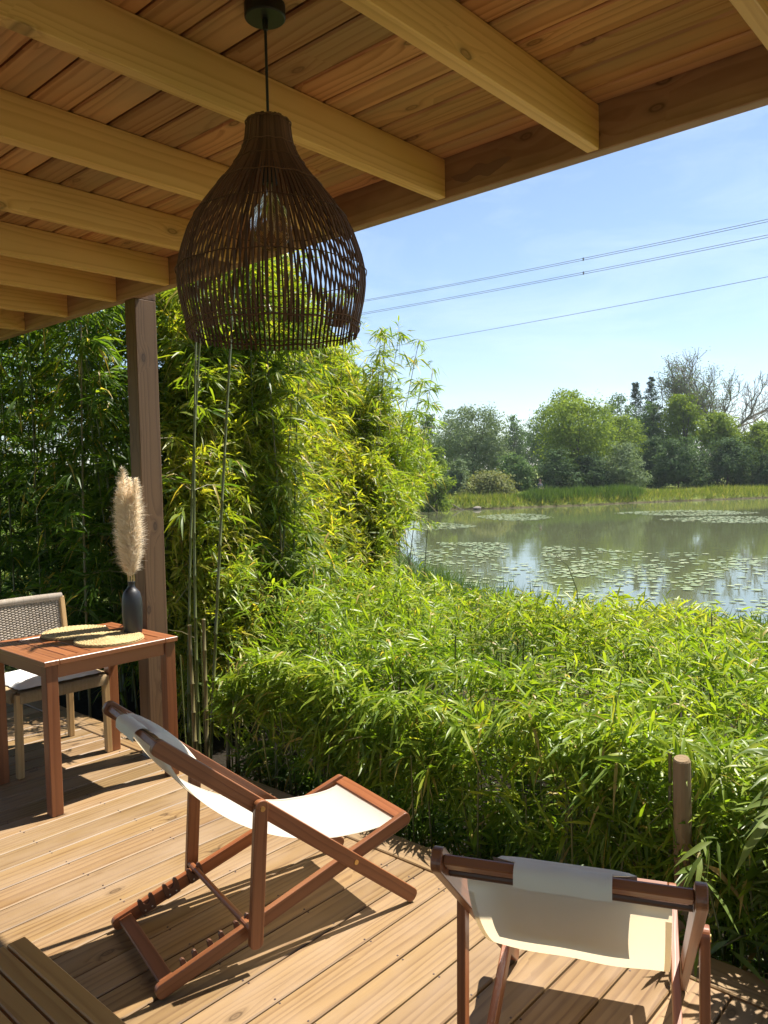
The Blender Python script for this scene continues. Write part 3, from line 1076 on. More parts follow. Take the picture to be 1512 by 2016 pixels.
# ------------------------------------------------------------------ square table
TX0, TX1, TY0, TY1, TH = 1.622, 2.346, 3.597, 4.285, .75
table = thing('square_table', 'small square hardwood table with slatted top in front of the timber post', 'table', ((TX0 + TX1) / 2, (TY0 + TY1) / 2, 0))
ox, oy = (TX0 + TX1) / 2, (TY0 + TY1) / 2
hx, hy = (TX1 - TX0) / 2, (TY1 - TY0) / 2
mb = MB()
for sx in (-1, 1):
    mb.box((sx * (hx - .037), 0, TH - .0125), (0, 1, 0), (1, 0, 0), (0, 0, 1), hy, .037, .0125, ch=.0025)
for sy in (-1, 1):
    mb.box((0, sy * (hy - .034), TH - .0125), (1, 0, 0), (0, 1, 0), (0, 0, 1), hx - .0745, .034, .0123, ch=.0025)
ns = 9
wsl = (2 * (hx - .0745)) / ns
for k in range(ns):
    mb.box((-(hx - .0745) + wsl * (k + .5), 0, TH - .0135), (0, 1, 0), (1, 0, 0), (0, 0, 1), hy - .0685, wsl / 2 - .0035, .011, ch=.002)
mb.build('tabletop', M['tabletop'], table)
mb = MB()
for sx in (-1, 1):
    mb.box((sx * (hx - .040), 0, TH - .0255 - .0325), (0, 1, 0), (0, 0, 1), (1, 0, 0), hy - .072, .0325, .011, ch=.002)
for sy in (-1, 1):
    mb.box((0, sy * (hy - .034), TH - .0255 - .0325), (1, 0, 0), (0, 0, 1), (0, 1, 0), hx - .072, .0325, .011, ch=.002)
mb.build('apron', M['tabletop'], table)
for sx in (-1, 1):
    for sy in (-1, 1):
        mb = MB()
        mb.box((sx * (hx - .040), sy * (hy - .040), (TH - .0258) / 2), (0, 0, 1), (1, 0, 0), (0, 1, 0), (TH - .0258) / 2, .029, .029, ch=.003)
        mb.build('leg', M['teak'], table)

# placemats


def placemat(label, x, y, rz):
    o = thing('placemat', label, 'placemat', (x, y, TH + .001), rz, 'braided placemats on the table')
    mb = MB()
    n = 9
    for k in range(n):
        r = .014 + k * .0188
        m_ = max(10, int(2 * PI * r / .021))
        for q in range(m_):
            for st in (-1, 1):
                a = 2 * PI * (q + (0.5 if st > 0 else 0)) / m_
                rc = r + st * .0042
                da = .021 / max(r, .02) * .75
                pts = []
                for e in np.linspace(-1, 1, 5):
                    aa = a + da * e
                    rr_ = rc + st * (-e) * .0048
                    pts.append((rr_ * math.cos(aa), rr_ * math.sin(aa), .0055 + .0042 * (1 - e * e) + random.uniform(0, .001)))
                mb.tube(pts, [.002, .0048, .0058, .0048, .002], 5, cap=False)
    w_ = mb.build('braid', M['straw'], o, smooth=True)
    mb = MB()
    mb.lathe([(.0001, .003), (.178, .003), (.178, .0005), (.0001, .0005)], n=40)
    mb.build('backing', M['straw'], o)


placemat('round straw placemat nearest the front edge of the table, fully in the sun', 2.068, 3.812, .3)
placemat('round straw placemat nearer the rope chair, half in the shadow of the post', 2.045, 4.135, 1.1)

# vase and pampas grass
VX, VY = 2.232, 3.852
vase = thing('vase', 'slim matt black vase with narrow neck at the table corner beside the post', 'vase', (VX, VY, TH))
mb = MB()
vp_ = [(.0001, 0), (.040, 0), (.046, .004), (.050, .03), (.0535, .10), (.0545, .16), (.052, .20), (.045, .228), (.032, .246), (.022, .256), (.0185, .266), (.0185, .283), (.021, .289), (.0195, .2905), (.0165, .287), (.016, .26), (.0001, .20)]
mb.lathe(vp_, n=72)
mb.build('body', M['vase'], vase, smooth=True)
# turned ribs are real: push alternate columns in a little
pam = thing('pampas_grass', 'bunch of fluffy beige pampas grass plumes standing in the black vase', 'dried flowers', (VX, VY, TH + .20))
specs = [(-.040, .012, .78, .155), (-.015, -.02, .86, .16), (.005, .02, .80, .16), (.045, -.012, .80, .15), (.030, .015, .74, .15), (-.05, .02, .72, .14), (.012, -.03, .66, .15)]
right = np.array([CR[0], CR[1], 0]); right /= np.linalg.norm(right)
fwd = np.array([CF[0], CF[1], 0]); fwd /= np.linalg.norm(fwd)
for (sx, sy, hh, pw) in specs:
    sx *= 1.0; pw *= .88
    tip = right * sx * 1.15 + fwd * sy + np.array([0, 0, hh - .20 + .05])
    ctrl = np.array([0, 0, .16]) + (right * sx + fwd * sy) * .3
    ts = np.linspace(0, 1, 26)
    C0 = right * sx * .2 + fwd * sy * .2 + np.array([0, 0, -.15])
    P = np.array([(1 - t) ** 2 * C0 + 2 * t * (1 - t) * ctrl + t * t * tip for t in ts])
    mb = MB()
    mb.tube(P, np.linspace(.0028, .0010, len(P)), 6)
    st = mb.build('stalk', M['stalk'], pam)
    n = 2300
    t = RNG.uniform(.42, 1.0, n)
    pos = np.stack([np.interp(t, ts, P[:, i]) for i in range(3)], 1)
    ax = unit(P[-1] - P[-6])
    env = np.interp(t, [.42, .5, .62, .8, .93, 1.0], [.45, .85, 1.0, .85, .5, .15])
    th_ = RNG.uniform(0, 2 * PI, n)
    e1 = unit(np.cross(ax, (1, 0, 0))); e2 = np.cross(ax, e1)
    out = np.cos(th_)[:, None] * e1 + np.sin(th_)[:, None] * e2
    d = norm_rows(ax * RNG.uniform(.75, 1.6, n)[:, None] + out * RNG.uniform(.45, 1.1, n)[:, None] + RNG.normal(0, .16, (n, 3)))
    L = env * RNG.uniform(.06, .125, n) * (pw / .15) + .012
    leaf_mesh('plume', pos, d, out + RNG.normal(0, .5, (n, 3)), L, np.full(n, .0021), RNG.uniform(.15, .6, n), RNG.random(n), M['plume'], st, simple=True)

# ------------------------------------------------------------------ rope chair
CX0, CX1, CY0, CY1 = 1.735, 2.285, 4.215, 4.70
rc = thing('rope_chair', 'dining chair with woven grey rope back and white seat cushion behind the table', 'chair', ((CX0 + CX1) / 2, (CY0 + CY1) / 2, 0))
ox, oy = (CX0 + CX1) / 2, (CY0 + CY1) / 2
hx, hy = (CX1 - CX0) / 2, (CY1 - CY0) / 2


def cp(x, y, z): return (x - ox, y - oy, z)


for sx in (-1, 1):
    mb = MB()
    mb.bar((sx * (hx - .018), -hy + .018, .0), (sx * (hx - .024), -hy + .018, .455), .036, .036, up=(0, 1, 0), ch=.004)
    mb.build('leg', M['chairwood'], rc)
    mb = MB()
    mb.bar((sx * (hx - .02), hy - .01, .0), (sx * (hx - .028), hy - .03, .455), .034, .036, up=(0, 1, 0), ch=.004)
    mb.build('leg', M['chairwood'], rc)
    mb = MB()
    mb.bar((sx * (hx - .028), hy - .03, .456), (sx * (hx - .018), hy + .055, .875), .030, .034, up=(0, 1, 0), ch=.004)
    mb.build('back_post', M['chairwood'], rc)
# seat frame wound with rope
mb = MB()
n = 74
for k in range(n):
    x = -hx + .03 + (2 * hx - .06) * k / (n - 1)
    for yy in (-hy + .016,):
        mb.tube([(x, yy - .019, .405), (x, yy - .022, .43), (x, yy - .019, .462), (x, yy + .02, .468), (x, yy + .02, .405)], .0036, 5, cap=False)
for k in range(62):
    y = -hy + .04 + (2 * hy - .08) * k / 61
    for sx in (-1, 1):
        x = sx * (hx - .016)
        mb.tube([(x + sx * .019, y, .405), (x + sx * .022, y, .43), (x + sx * .019, y, .462), (x - sx * .02, y, .468), (x - sx * .02, y, .405)], .0036, 5, cap=False)
mb.box((0, -hy + .016, .433), (1, 0, 0), (0, 1, 0), (0, 0, 1), hx - .04, .014, .026)
mb.box((0, hy - .03, .433), (1, 0, 0), (0, 1, 0), (0, 0, 1), hx - .04, .014, .026)
for sx in (-1, 1):
    mb.box((sx * (hx - .016), 0, .433), (0, 1, 0), (1, 0, 0), (0, 0, 1), hy - .05, .012, .026)
for k in range(40):
    y = -hy + .05 + (2 * hy - .1) * k / 39
    mb.tube([(-hx + .02, y, .462), (-hx * .4, y, .455 + .004 * (k % 2)), (hx * .4, y, .455 + .004 * ((k + 1) % 2)), (hx - .02, y, .462)], .0052, 5, cap=False)
mb.build('rope_seat', M['ropeseat'], rc, smooth=True)
# cushion
nu, nv = 26, 22
top, bot = [], []
for i in range(nv):
    a, b = [], []
    for j in range(nu):
        u, v_ = j / (nu - 1), i / (nv - 1)
        e = (max(0, math.sin(PI * u)) * max(0, math.sin(PI * v_))) ** .3
        x = -hx + .035 + (2 * hx - .07) * u + .004 * math.sin(v_ * 40)
        y = -hy + .03 + (2 * hy - .09) * v_ + .004 * math.sin(u * 40)
        rib = .0035 * abs(math.sin(u * PI * 9))
        a.append((x, y, .476 + .034 * e + rib * e)); b.append((x, y, .474 - .004 * e))
    top.append(a); bot.append(b)
sheet('cushion', top + bot[::-1], M['cushion'], rc, (.5, .9))
# back: horizontal rope woven over upright warps, top rail wound in rope
mb = MB()
rows_, warps = 42, 25
zb0, zb1 = .545, .852


def backp(u, z, off=0.0):
    t = (z - .456) / (.875 - .456)
    x = (-hx + .02) + (2 * hx - .04) * u
    y = (hy - .03) + .085 * t + .022 * math.sin(PI * u) + off
    return (x, y, z)


for k in range(warps):
    u = .02 + .96 * k / (warps - 1)
    mb.tube([backp(u, z) for z in np.linspace(zb0 - .01, zb1 + .01, 6)], .0045, 5, cap=False)
for q in range(rows_):
    z = zb0 + (zb1 - zb0) * q / (rows_ - 1)
    pts = [backp(u, z + random.uniform(-.0006, .0006), .0058 * math.cos(PI * (u - .02) / .96 * (warps - 1) + PI * (q % 2))) for u in np.linspace(0, 1, (warps - 1) * 3 + 1)]
    mb.tube(pts, .0036, 5, cap=False)
for k in range(84):
    u = k / 83
    ring = []
    for t in np.linspace(0, 2 * PI, 9):
        p = backp(u, .874)
        ring.append((p[0] + .003 * math.sin(t), p[1] + .016 * math.cos(t), p[2] + .021 * math.sin(t)))
    mb.tube(ring, .0038, 5, cap=False)
mb.build('woven_back', M['rope'], rc, smooth=True)

# ------------------------------------------------------------------ slatted bench, lower left corner
BZ = .42
bench = thing('slatted_bench', 'low slatted wooden bench in the shade, cut off at the lower left', 'bench', (.60, 1.30, 0))
mb = MB()
xr = .832
for k, x in enumerate([xr - .024 - .0535 * q for q in range(9)]):
    mb.box((x - .60, .09, BZ - .010), (0, 1, 0), (1, 0, 0), (0, 0, 1), .635, .0235, .010, ch=.003)
mb.build('slats', M['bench'], bench).name = 'seat'
mb = MB()
for y in (.62, -.45):
    mb.box((.0, y - .0, BZ - .042), (1, 0, 0), (0, 1, 0), (0, 0, 1), .205, .02, .0215, ch=.003)
for x in (.20, -.20):
    mb.box((x, .09, BZ - .042), (0, 1, 0), (1, 0, 0), (0, 0, 1), .505, .014, .0215, ch=.003)
mb.build('apron', M['bench'], bench)
for sx in (-1, 1):
    for y in (.585, -.42):
        mb = MB()
        mb.box((sx * .165, y, (BZ - .065) / 2), (0, 0, 1), (1, 0, 0), (0, 1, 0), (BZ - .065) / 2 + .0, .02, .02, ch=.003)
        mb.build('leg', M['bench'], bench)

# ------------------------------------------------------------------ bamboo
def shell_noise(x, y, s, seed):
    r = np.random.default_rng(seed)
    out = 0
    for k in range(6):
        a = r.uniform(0, 2 * PI); f = r.uniform(.6, 2.2) * s; p = r.uniform(0, 6)
        out = out + np.sin((x * math.cos(a) + y * math.sin(a)) * f + p)
    return out / 6


# -- the clipped hedge below the deck edge
hedge = thing('bamboo_hedge', 'broad waist-high clipped bamboo hedge along the deck edge, bright green on top', 'hedge', (3.6, 1.5, -.35))
ho = np.array([3.6, 1.5, -.35])


def hedge_top(x, y):
    d = np.hypot(x, y)
    b1 = 1 - np.abs(shell_noise(x, y, 2.3, 5)) * 4.2
    b2 = 1 - np.abs(shell_noise(x, y, 5.5, 6)) * 4.2
    z = .36 + .20 * np.clip(b1, -1.0, 1) + .10 * np.clip(b2, -1.0, 1) + .10 * np.exp(-((x - 3.25) / .5) ** 2)
    z = z + np.interp(y, [2.4, 3.2, 4.2], [0, .12, .34]) * np.interp(x, [3.6, 5.0], [1, 0]) - .12 * np.interp(x, [4.6, 6.4], [0, 1])
    front = np.clip((x - 2.60) / .75, 0, 1)
    return z * (front ** .28) + .12 * (1 - front ** .28)


rg = np.random.default_rng(11)
P, D, T = [], [], []
N0 = 19000
x = rg.uniform(2.66, 6.3, N0); y = rg.uniform(-2.2, 7.2, N0)
keep = (y < .75 + 1.12 * x) & (np.hypot(x, y) < 7.9 + .6 * shell_noise(x, y, 1.5, 9)) & ~((x < 2.95) & (y > 3.72)) & (x < 6.0 - .25 * np.maximum(0, 3 - y)) & (shell_noise(x, y, 4.2, 77) > -.14 - .22 * rg.random(N0))
x, y = x[keep], y[keep]
zt = hedge_top(x, y)
# towards the water the clipped top steps down to the bank
Pt = np.stack([x, y, zt], 1)
ct = (Pt - CP) @ CF
xt = 756 + F_PX * ((Pt - CP) @ CR) / ct
yt = 1008 - F_PX * ((Pt - CP) @ CU) / ct
lim = np.interp(xt, [700, 770, 800, 860, 920, 1100, 1300, 1512], [1040, 1092, 1115, 1148, 1182, 1188, 1196, 1218])
zt = np.where(yt < lim, zt - (lim - yt) / F_PX * ct, zt + np.clip((yt - lim) / F_PX * ct, 0, .26) * .85 * np.clip((x - 4.2) / .9, 0, 1))
depth = rg.exponential(.16, len(x))
z = np.maximum(zt - depth + rg.uniform(-.03, .12, len(x)), -.3)
P.append(np.stack([x, y, z], 1))
dd = np.stack([rg.normal(-.15, .5, len(x)), rg.normal(-.1, .5, len(x)), rg.uniform(.25, 1.0, len(x))], 1)
D.append(dd)
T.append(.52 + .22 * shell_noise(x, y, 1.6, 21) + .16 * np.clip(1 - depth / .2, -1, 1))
# the face towards the deck
N1 = 6800
y = rg.uniform(-2.2, 3.75, N1); z = -.32 + .92 * rg.random(N1) ** .62
bul = .12 * shell_noise(y, z * 2, 3.0, 31)
x = 2.62 + .08 * rg.random(N1) + .20 * (1 - np.clip((z + .12) / .34, 0, 1)) + .10 * np.clip((z - .30) / .25, 0, 1) - bul * .5 + rg.exponential(.10, N1)
x = np.maximum(x, 2.585 + .0 * y)
hole = shell_noise(y, z * 1.6, 4.2, 78) < -.16
x[hole] += .38
P.append(np.stack([x, y, z], 1))
D.append(np.stack([rg.uniform(-1.0, .1, N1), rg.normal(0, .55, N1), rg.normal(.15, .4, N1)], 1))
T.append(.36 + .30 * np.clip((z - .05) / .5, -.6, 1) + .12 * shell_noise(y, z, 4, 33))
P, D, T = np.concatenate(P), np.concatenate(D), np.concatenate(T)
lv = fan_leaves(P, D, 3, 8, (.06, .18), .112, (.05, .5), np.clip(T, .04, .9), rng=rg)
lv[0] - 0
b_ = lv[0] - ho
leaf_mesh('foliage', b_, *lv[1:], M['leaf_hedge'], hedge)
mb = MB()
for k in range(520):
    x = rg.uniform(2.64, 5.8); y = rg.uniform(-2.0, 4.6)
    if y > .5 + .95 * x: continue
    if k < 160: x = rg.uniform(2.62, 2.95)
    zt = float(hedge_top(np.array([x]), np.array([y]))[0]) - .06
    zt = max(zt, rg.uniform(.0, .35))
    culm_mesh(mb, (x - ho[0], y - ho[1], -.05), (x - ho[0] + rg.normal(0, .05), y - ho[1] + rg.normal(0, .05), zt - ho[2]), .006, .0045, .0, .16, 5)
mb.build('stem_thicket', M['culm'], hedge)['kind'] = 'stuff'
# twigs carrying the front sprays
mb = MB()
sel = rg.choice(len(P), 900, replace=False)
for i in sel:
    d = unit(D[i])
    mb.tube([P[i] - ho - d * rg.uniform(.15, .3) - np.array([0, 0, .05]), P[i] - ho - d * .07, P[i] - ho + d * .02], [.0022, .0016, .001], 4, cap=False)
mb.build('twig_mass', M['twig'], hedge)['kind'] = 'stuff'


def bamboo_spray_points(base, top, bend, r, n_nodes, reach, z0=.3, per=2.4, out_bias=None):
    """twig tips and directions for one arching culm"""
    base, top = np.asarray(base, float), np.asarray(top, float)
    side = unit(np.array([top[0] - base[0], top[1] - base[1], 0]) + 1e-6)
    P, D = [], []
    tw = []
    for t in np.linspace(z0, 1.0, n_nodes):
        p = base + (top - base) * t + side * bend * (t * t - t)
        for _ in range(r.poisson(per) + (1 if t > .9 else 0)):
            a = r.uniform(0, 2 * PI)
            d = np.array([math.cos(a), math.sin(a), r.uniform(.1, .8)])
            if out_bias is not None: d[:2] += out_bias
            d = unit(d)
            L = reach * r.uniform(.4, 1.0) * (1.15 - .75 * t)
            m_ = max(2, int(L / .13))
            pts = [p]
            for k in range(1, m_ + 1):
                f = k / m_
                q = p + d * L * f + np.array([0, 0, -.30 * L * f * f])
                pts.append(q)
                if k >= 1 and r.random() < .92:
                    dq = unit(d + np.array([0, 0, -.6 * f]) + r.normal(0, .4, 3))
                    P.append(q + r.normal(0, .02, 3)); D.append(dq)
                if r.random() < .55:
                    s_ = unit(np.cross(d, (0, 0, 1))) * r.choice([-1, 1])
                    dq = unit(d * .4 + s_ + r.normal(0, .3, 3))
                    P.append(q + dq * .09); D.append(dq)
            tw.append(pts)
    return P, D, tw


def bamboo_clump(label, stands, mat, seed, reach=.62, ln=(.12, .21), tint=.42, hue=0.0, nodes=11, per=2.2, z0=.25, culm_r=.010, group='tall bamboo clumps beyond the deck', twigs=.35, lo=4, hi=7, bias=None):
    """stands: list of (base xyz, top xyz, bend)"""
    r = np.random.default_rng(seed)
    o = np.array(stands[0][0], float)
    root = thing('bamboo_clump', label, 'bamboo', tuple(o), 0, group)
    P, D, TW = [], [], []
    for b_, t_, bend in stands:
        mb = MB()
        culm_mesh(mb, np.array(b_) - o, np.array(t_) - o, culm_r * r.uniform(.7, 1.2), .0035, bend, .27, 6)
        mb.build('culm', M['culm'] if r.random() < .75 else M['culm_dry'], root, smooth=True)
        p, d, tw = bamboo_spray_points(b_, t_, bend, r, nodes, reach * r.uniform(.85, 1.15), z0, per, bias)
        P += p; D += d; TW += tw
    P, D = np.array(P), np.array(D)
    if 'thicket' in group or 'tall' in group:
        ok = (P[:, 1] > 4.86 - .27 * (P[:, 0] - 2.42)) | (P[:, 0] > 5.2) | (r.random(len(P)) < .03)
        P, D = P[ok], D[ok]
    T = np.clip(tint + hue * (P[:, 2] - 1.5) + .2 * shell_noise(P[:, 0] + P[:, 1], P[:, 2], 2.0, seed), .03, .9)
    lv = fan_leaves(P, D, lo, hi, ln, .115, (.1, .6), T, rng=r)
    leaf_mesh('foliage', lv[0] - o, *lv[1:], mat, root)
    mb = MB()
    for pts in TW:
        if 'tall' in group and pts[-1][1] < 4.86 - .27 * (pts[-1][0] - 2.42) and pts[-1][0] < 5.2: continue
        if r.random() < twigs:
            mb.tube(np.array(pts) - o, np.linspace(.003, .0012, len(pts)), 4, cap=False)
    if mb.n: mb.build('branchwork', M['twig'], root)['kind'] = 'stuff'
    return root


rg = np.random.default_rng(5)


def stand(x, y, h, lean=(0, 0), bend=.15):
    z = float(ground_z(np.array([x]), np.array([y]))[0]) - .05
    return ((x, y, z), (x + lean[0], y + lean[1], z + h), bend)


def stands_in(n, xr_, yr_, hr, lean, seed, spread=.35):
    r = np.random.default_rng(seed)
    out = []
    for _ in range(n):
        out.append(stand(r.uniform(*xr_), r.uniform(*yr_), r.uniform(*hr), (lean[0] + r.normal(0, spread), lean[1] + r.normal(0, spread)), r.uniform(.05, .35)))
    return out


# tall mass: from the post outwards to the water
DF_X, DF_Y = [300, 400, 480, 600, 720, 850, 900], [5.5, 5.5, 5.9, 7.2, 8.2, 9.0, 9.2]
TOP_X, TOP_Y = [300, 540, 620, 690, 740, 790, 830, 860, 885], [330, 470, 590, 690, 770, 830, 880, 940, 1010]


def mound(label, px0, px1, n, mat, seed, tint, culms=10, wisps=.10):
    """bamboo thicket that mounds up away from the deck: sprays over a lumpy rising surface, culms inside"""
    r = np.random.default_rng(seed)
    u = r.uniform(px0, px1, n)
    f = r.random(n) ** 1.15
    df = np.interp(u, DF_X, DF_Y) + .45 * shell_noise(u / 45, f * 3, 1.0, 300)
    dl = df + 3.8 * f
    dirs = np.stack([ray(a, 1000) for a in u]); dirs /= np.linalg.norm(dirs[:, :2], axis=1)[:, None]
    cosf = dirs[:, :2] @ (CF[:2] / np.linalg.norm(CF[:2]))
    x, y = dirs[:, 0] * dl / cosf, dirs[:, 1] * dl / cosf
    peak = CAM_H + (931 - np.interp(u, TOP_X, TOP_Y)) / F_PX * (df + 2.6)
    prof = np.interp(f, [0, .04, .2, .45, .7, 1.0], [.10, .32, .54, .80, .96, 1.0])
    lump = .55 * shell_noise(x, y, 2.2, 301) + .36 * shell_noise(x, y, 5.0, 302)
    zt = np.maximum(.15, peak * prof + lump * np.clip(peak * .5, .3, 1.3) - .05)
    depth = r.exponential(.30, n)
    z = zt - depth + r.uniform(-.04, .16, n)
    w_ = r.random(n) < wisps
    z[w_] += r.exponential(.24, w_.sum())
    low = r.random(n) < .22
    z[low] = r.uniform(-.3, 1.0, low.sum()) * np.minimum(1, zt[low])
    z = np.maximum(z, -.35)
    P = np.stack([x, y, z], 1)
    away = np.stack([-dirs[:, 0], -dirs[:, 1], np.zeros(n)], 1)
    D = away * r.uniform(-.1, .8, n)[:, None] + r.normal(0, .5, (n, 3)) + np.array([.12, -.2, .35])
    keep = (y > 4.86 - .27 * (x - 2.42)) | (x > 5.2) | (z < .9) | (r.random(n) < .05)
    # the crown overhangs the shore: nothing grows out over the water low down
    c_ = (P - CP) @ CF
    xx_ = 756 + F_PX * ((P - CP) @ CR) / c_
    yy_ = 1008 - F_PX * ((P - CP) @ CU) / c_
    keep &= ~((yy_ > 940) & (xx_ > np.interp(yy_, [940, 985, 1040, 1100, 1200], [846, 825, 792, 768, 768])))
    P, D, depth, u = P[keep], D[keep], depth[keep], u[keep]
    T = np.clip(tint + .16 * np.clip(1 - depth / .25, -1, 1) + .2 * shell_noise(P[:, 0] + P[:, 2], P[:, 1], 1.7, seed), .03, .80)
    o = np.array([P[:, 0].mean(), P[:, 1].mean(), -.4])
    root = thing('bamboo_clump', label, 'bamboo', tuple(o), 0, 'tall bamboo clumps beyond the deck')
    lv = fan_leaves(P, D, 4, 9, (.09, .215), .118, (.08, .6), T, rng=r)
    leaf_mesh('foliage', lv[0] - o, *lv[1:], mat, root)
    for k in range(culms):
        q = r.integers(len(P))
        zt_ = P[q][2] + r.uniform(.0, .35)
        if zt_ < .8: continue
        mb = MB()
        b0 = np.array([P[q][0] + r.normal(0, .2), P[q][1] + r.normal(0, .2), -.4])
        culm_mesh(mb, b0 - o, np.array([P[q][0], P[q][1], zt_]) - o, .008, .003, .15, .27, 6)
        mb.build('culm', M['culm'], root, smooth=True)
    mb = MB()
    for q in r.choice(len(P), min(700, len(P)), replace=False):
        d = unit(D[q])
        mb.tube([P[q] - o - d * r.uniform(.2, .45) - np.array([0, 0, .12]), P[q] - o - d * .08, P[q] - o + d * .02], [.003, .002, .001], 4, cap=False)
    mb.build('branchwork', M['twig'], root)['kind'] = 'stuff'


bamboo_clump('tall bamboo rising right beside the post, with a thick pale culm leaning over', [stand(2.80, 4.02, 5.2, (.34, -.30), .1)] + stands_in(2, (2.80, 3.2), (4.1, 4.9), (3.8, 5.0), (.25, -.1), 40, .12) + stands_in(18, (3.3, 4.4), (4.8, 5.7), (2.8, 3.9), (.1, .0), 41, .2), M['leaf_tall'], 51, .58, tint=.58, hue=.05, z0=.10, nodes=16, per=3.6, culm_r=.010, lo=5, hi=9)
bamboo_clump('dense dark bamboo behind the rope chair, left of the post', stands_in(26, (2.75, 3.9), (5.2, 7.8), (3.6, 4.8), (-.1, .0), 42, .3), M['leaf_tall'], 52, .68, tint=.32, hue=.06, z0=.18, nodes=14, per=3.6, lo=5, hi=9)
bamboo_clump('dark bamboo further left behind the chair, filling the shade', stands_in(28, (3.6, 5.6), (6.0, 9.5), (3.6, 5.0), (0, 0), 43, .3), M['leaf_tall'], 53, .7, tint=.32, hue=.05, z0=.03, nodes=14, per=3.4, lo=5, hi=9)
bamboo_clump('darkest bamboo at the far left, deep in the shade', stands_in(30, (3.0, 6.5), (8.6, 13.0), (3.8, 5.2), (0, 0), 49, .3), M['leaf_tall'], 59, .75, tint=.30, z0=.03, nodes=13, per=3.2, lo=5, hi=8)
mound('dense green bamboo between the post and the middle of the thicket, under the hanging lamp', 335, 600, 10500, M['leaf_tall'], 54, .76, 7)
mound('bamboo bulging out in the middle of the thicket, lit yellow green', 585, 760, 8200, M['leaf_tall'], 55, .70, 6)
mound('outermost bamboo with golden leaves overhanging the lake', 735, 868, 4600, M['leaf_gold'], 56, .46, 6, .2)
bamboo_clump('slender bamboo tops standing loose against the sky behind the hanging lamp', stands_in(15, (5.9, 7.3), (6.3, 7.6), (3.5, 4.5), (.15, -.15), 50, .22), M['leaf_tall'], 60, .5, tint=.62, z0=.35, nodes=11, per=1.9, lo=3, hi=7)
bamboo_clump('slender yellowing bamboo tips arching out against the sky right of the lamp', stands_in(13, (6.9, 8.0), (6.6, 7.5), (2.9, 4.1), (.34, -.38), 47, .26), M['leaf_gold'], 57, .42, tint=.42, z0=.45, nodes=10, per=1.7, lo=3, hi=6)
bamboo_clump('bamboo backing the thicket towards the lake, mostly hidden', stands_in(24, (6.2, 8.2), (8.3, 10.8), (3.0, 4.2), (0, 0), 48, .3), M['leaf_tall'], 58, .7, tint=.38, z0=.04, nodes=12, per=3.0, lo=5, hi=8)

# the plant leaning over the deck at the right edge
st_ = [stand(2.72 + .25 * random.random(), .05 + .5 * random.random(), random.uniform(.75, 1.15), (random.uniform(-.35, .1), random.uniform(-.1, .3)), .1) for _ in range(16)]
st_ += [stand(2.75 + .3 * random.random(), -.6 + .7 * random.random(), random.uniform(.8, 1.2), (random.uniform(-.3, .1), random.uniform(-.1, .3)), .1) for _ in range(14)]
st_ += [stand(2.62, .82, .78, (-.05, .1), .1)]
bamboo_clump('greyish bamboo drooping over the right end of the deck beside the stake', st_, M['leaf_grey'], 61, .34, (.13, .22), tint=.5, z0=.2, nodes=7, per=1.4, culm_r=.006, group='low bamboo at the deck edge', twigs=.9, lo=4, hi=6)

# cut culms standing by the post and in the hedge
for lab, (x, y, h, r0, lx) in {
    'sawn-off pale bamboo culm nearest the table leg': (2.70, 3.99, 1.06, .013, .0),
    'sawn-off bamboo culm with splintered top, right of the table': (2.72, 3.90, 1.10, .0125, .02),
    'short dark cut bamboo stub behind the side-on deckchair': (2.72, 3.70, .44, .0125, .02),
    'thin sawn-off culm leaning in front of the hedge, behind the side-on deckchair': (2.76, 3.31, .62, .0095, .02),
    'thin pale bamboo culm standing against the wooden stake': (2.69, 1.07, .92, .0085, .06),
    'bent brown bamboo culm left of the stake in the hedge': (2.80, 1.36, .72, .009, -.03),
}.items():
    z = -.36
    mb = MB()
    culm_mesh(mb, (0, 0, 0), (lx, .02, h - z - .36), r0, r0 * .85, 0, .17, 8)
    o = mb.build('bamboo_culm', M['culm_dry'], None, smooth=True)
    o.location = (x, y, z)
    tag(o, lab, 'bamboo culm', 'cut bamboo culms')

mb = MB()
mb.tube([(0, 0, 0), (.004, .004, .35), (.0, .008, .7), (.004, .012, .955), (.002, .012, .965)], [.034, .032, .031, .030, .025], 14)
o = mb.build('wooden_stake', M['stake'], None, smooth=False)
o.location = (2.665, 1.005, -.38)
tag(o, 'weathered brown wooden stake standing in the hedge behind the right deckchair', 'stake')

# single shoots standing above the hedge
for lab, (bx, by, top, col) in {
    'thin curved green shoot rising above the hedge against the lily pads': (4.95, 2.60, [(.0, .0, .95), (.02, .03, 1.15), (-.03, .07, 1.32), (-.10, .16, 1.42)], 'culm'),
    'dark upright bare stick poking out of the hedge on the right': (4.75, 1.62, [(.0, .0, .9), (.0, .01, 1.10), (.0, .01, 1.13)], 'twig'),
    'short bare stick poking out of the hedge in front of the dark thicket': (4.6, 4.72, [(.0, .0, .9), (.0, .01, 1.12), (.0, .01, 1.2)], 'culm'),
}.items():
    mb = MB()
    mb.tube([(0, 0, 0)] + top, [.006, .005, .004, .003, .002][:len(top) + 1], 6)
    o = mb.build('plant_shoot', M[col], None, smooth=True)
    o.location = (bx, by, -.40)
    tag(o, lab, 'shoot', 'shoots above the hedge')

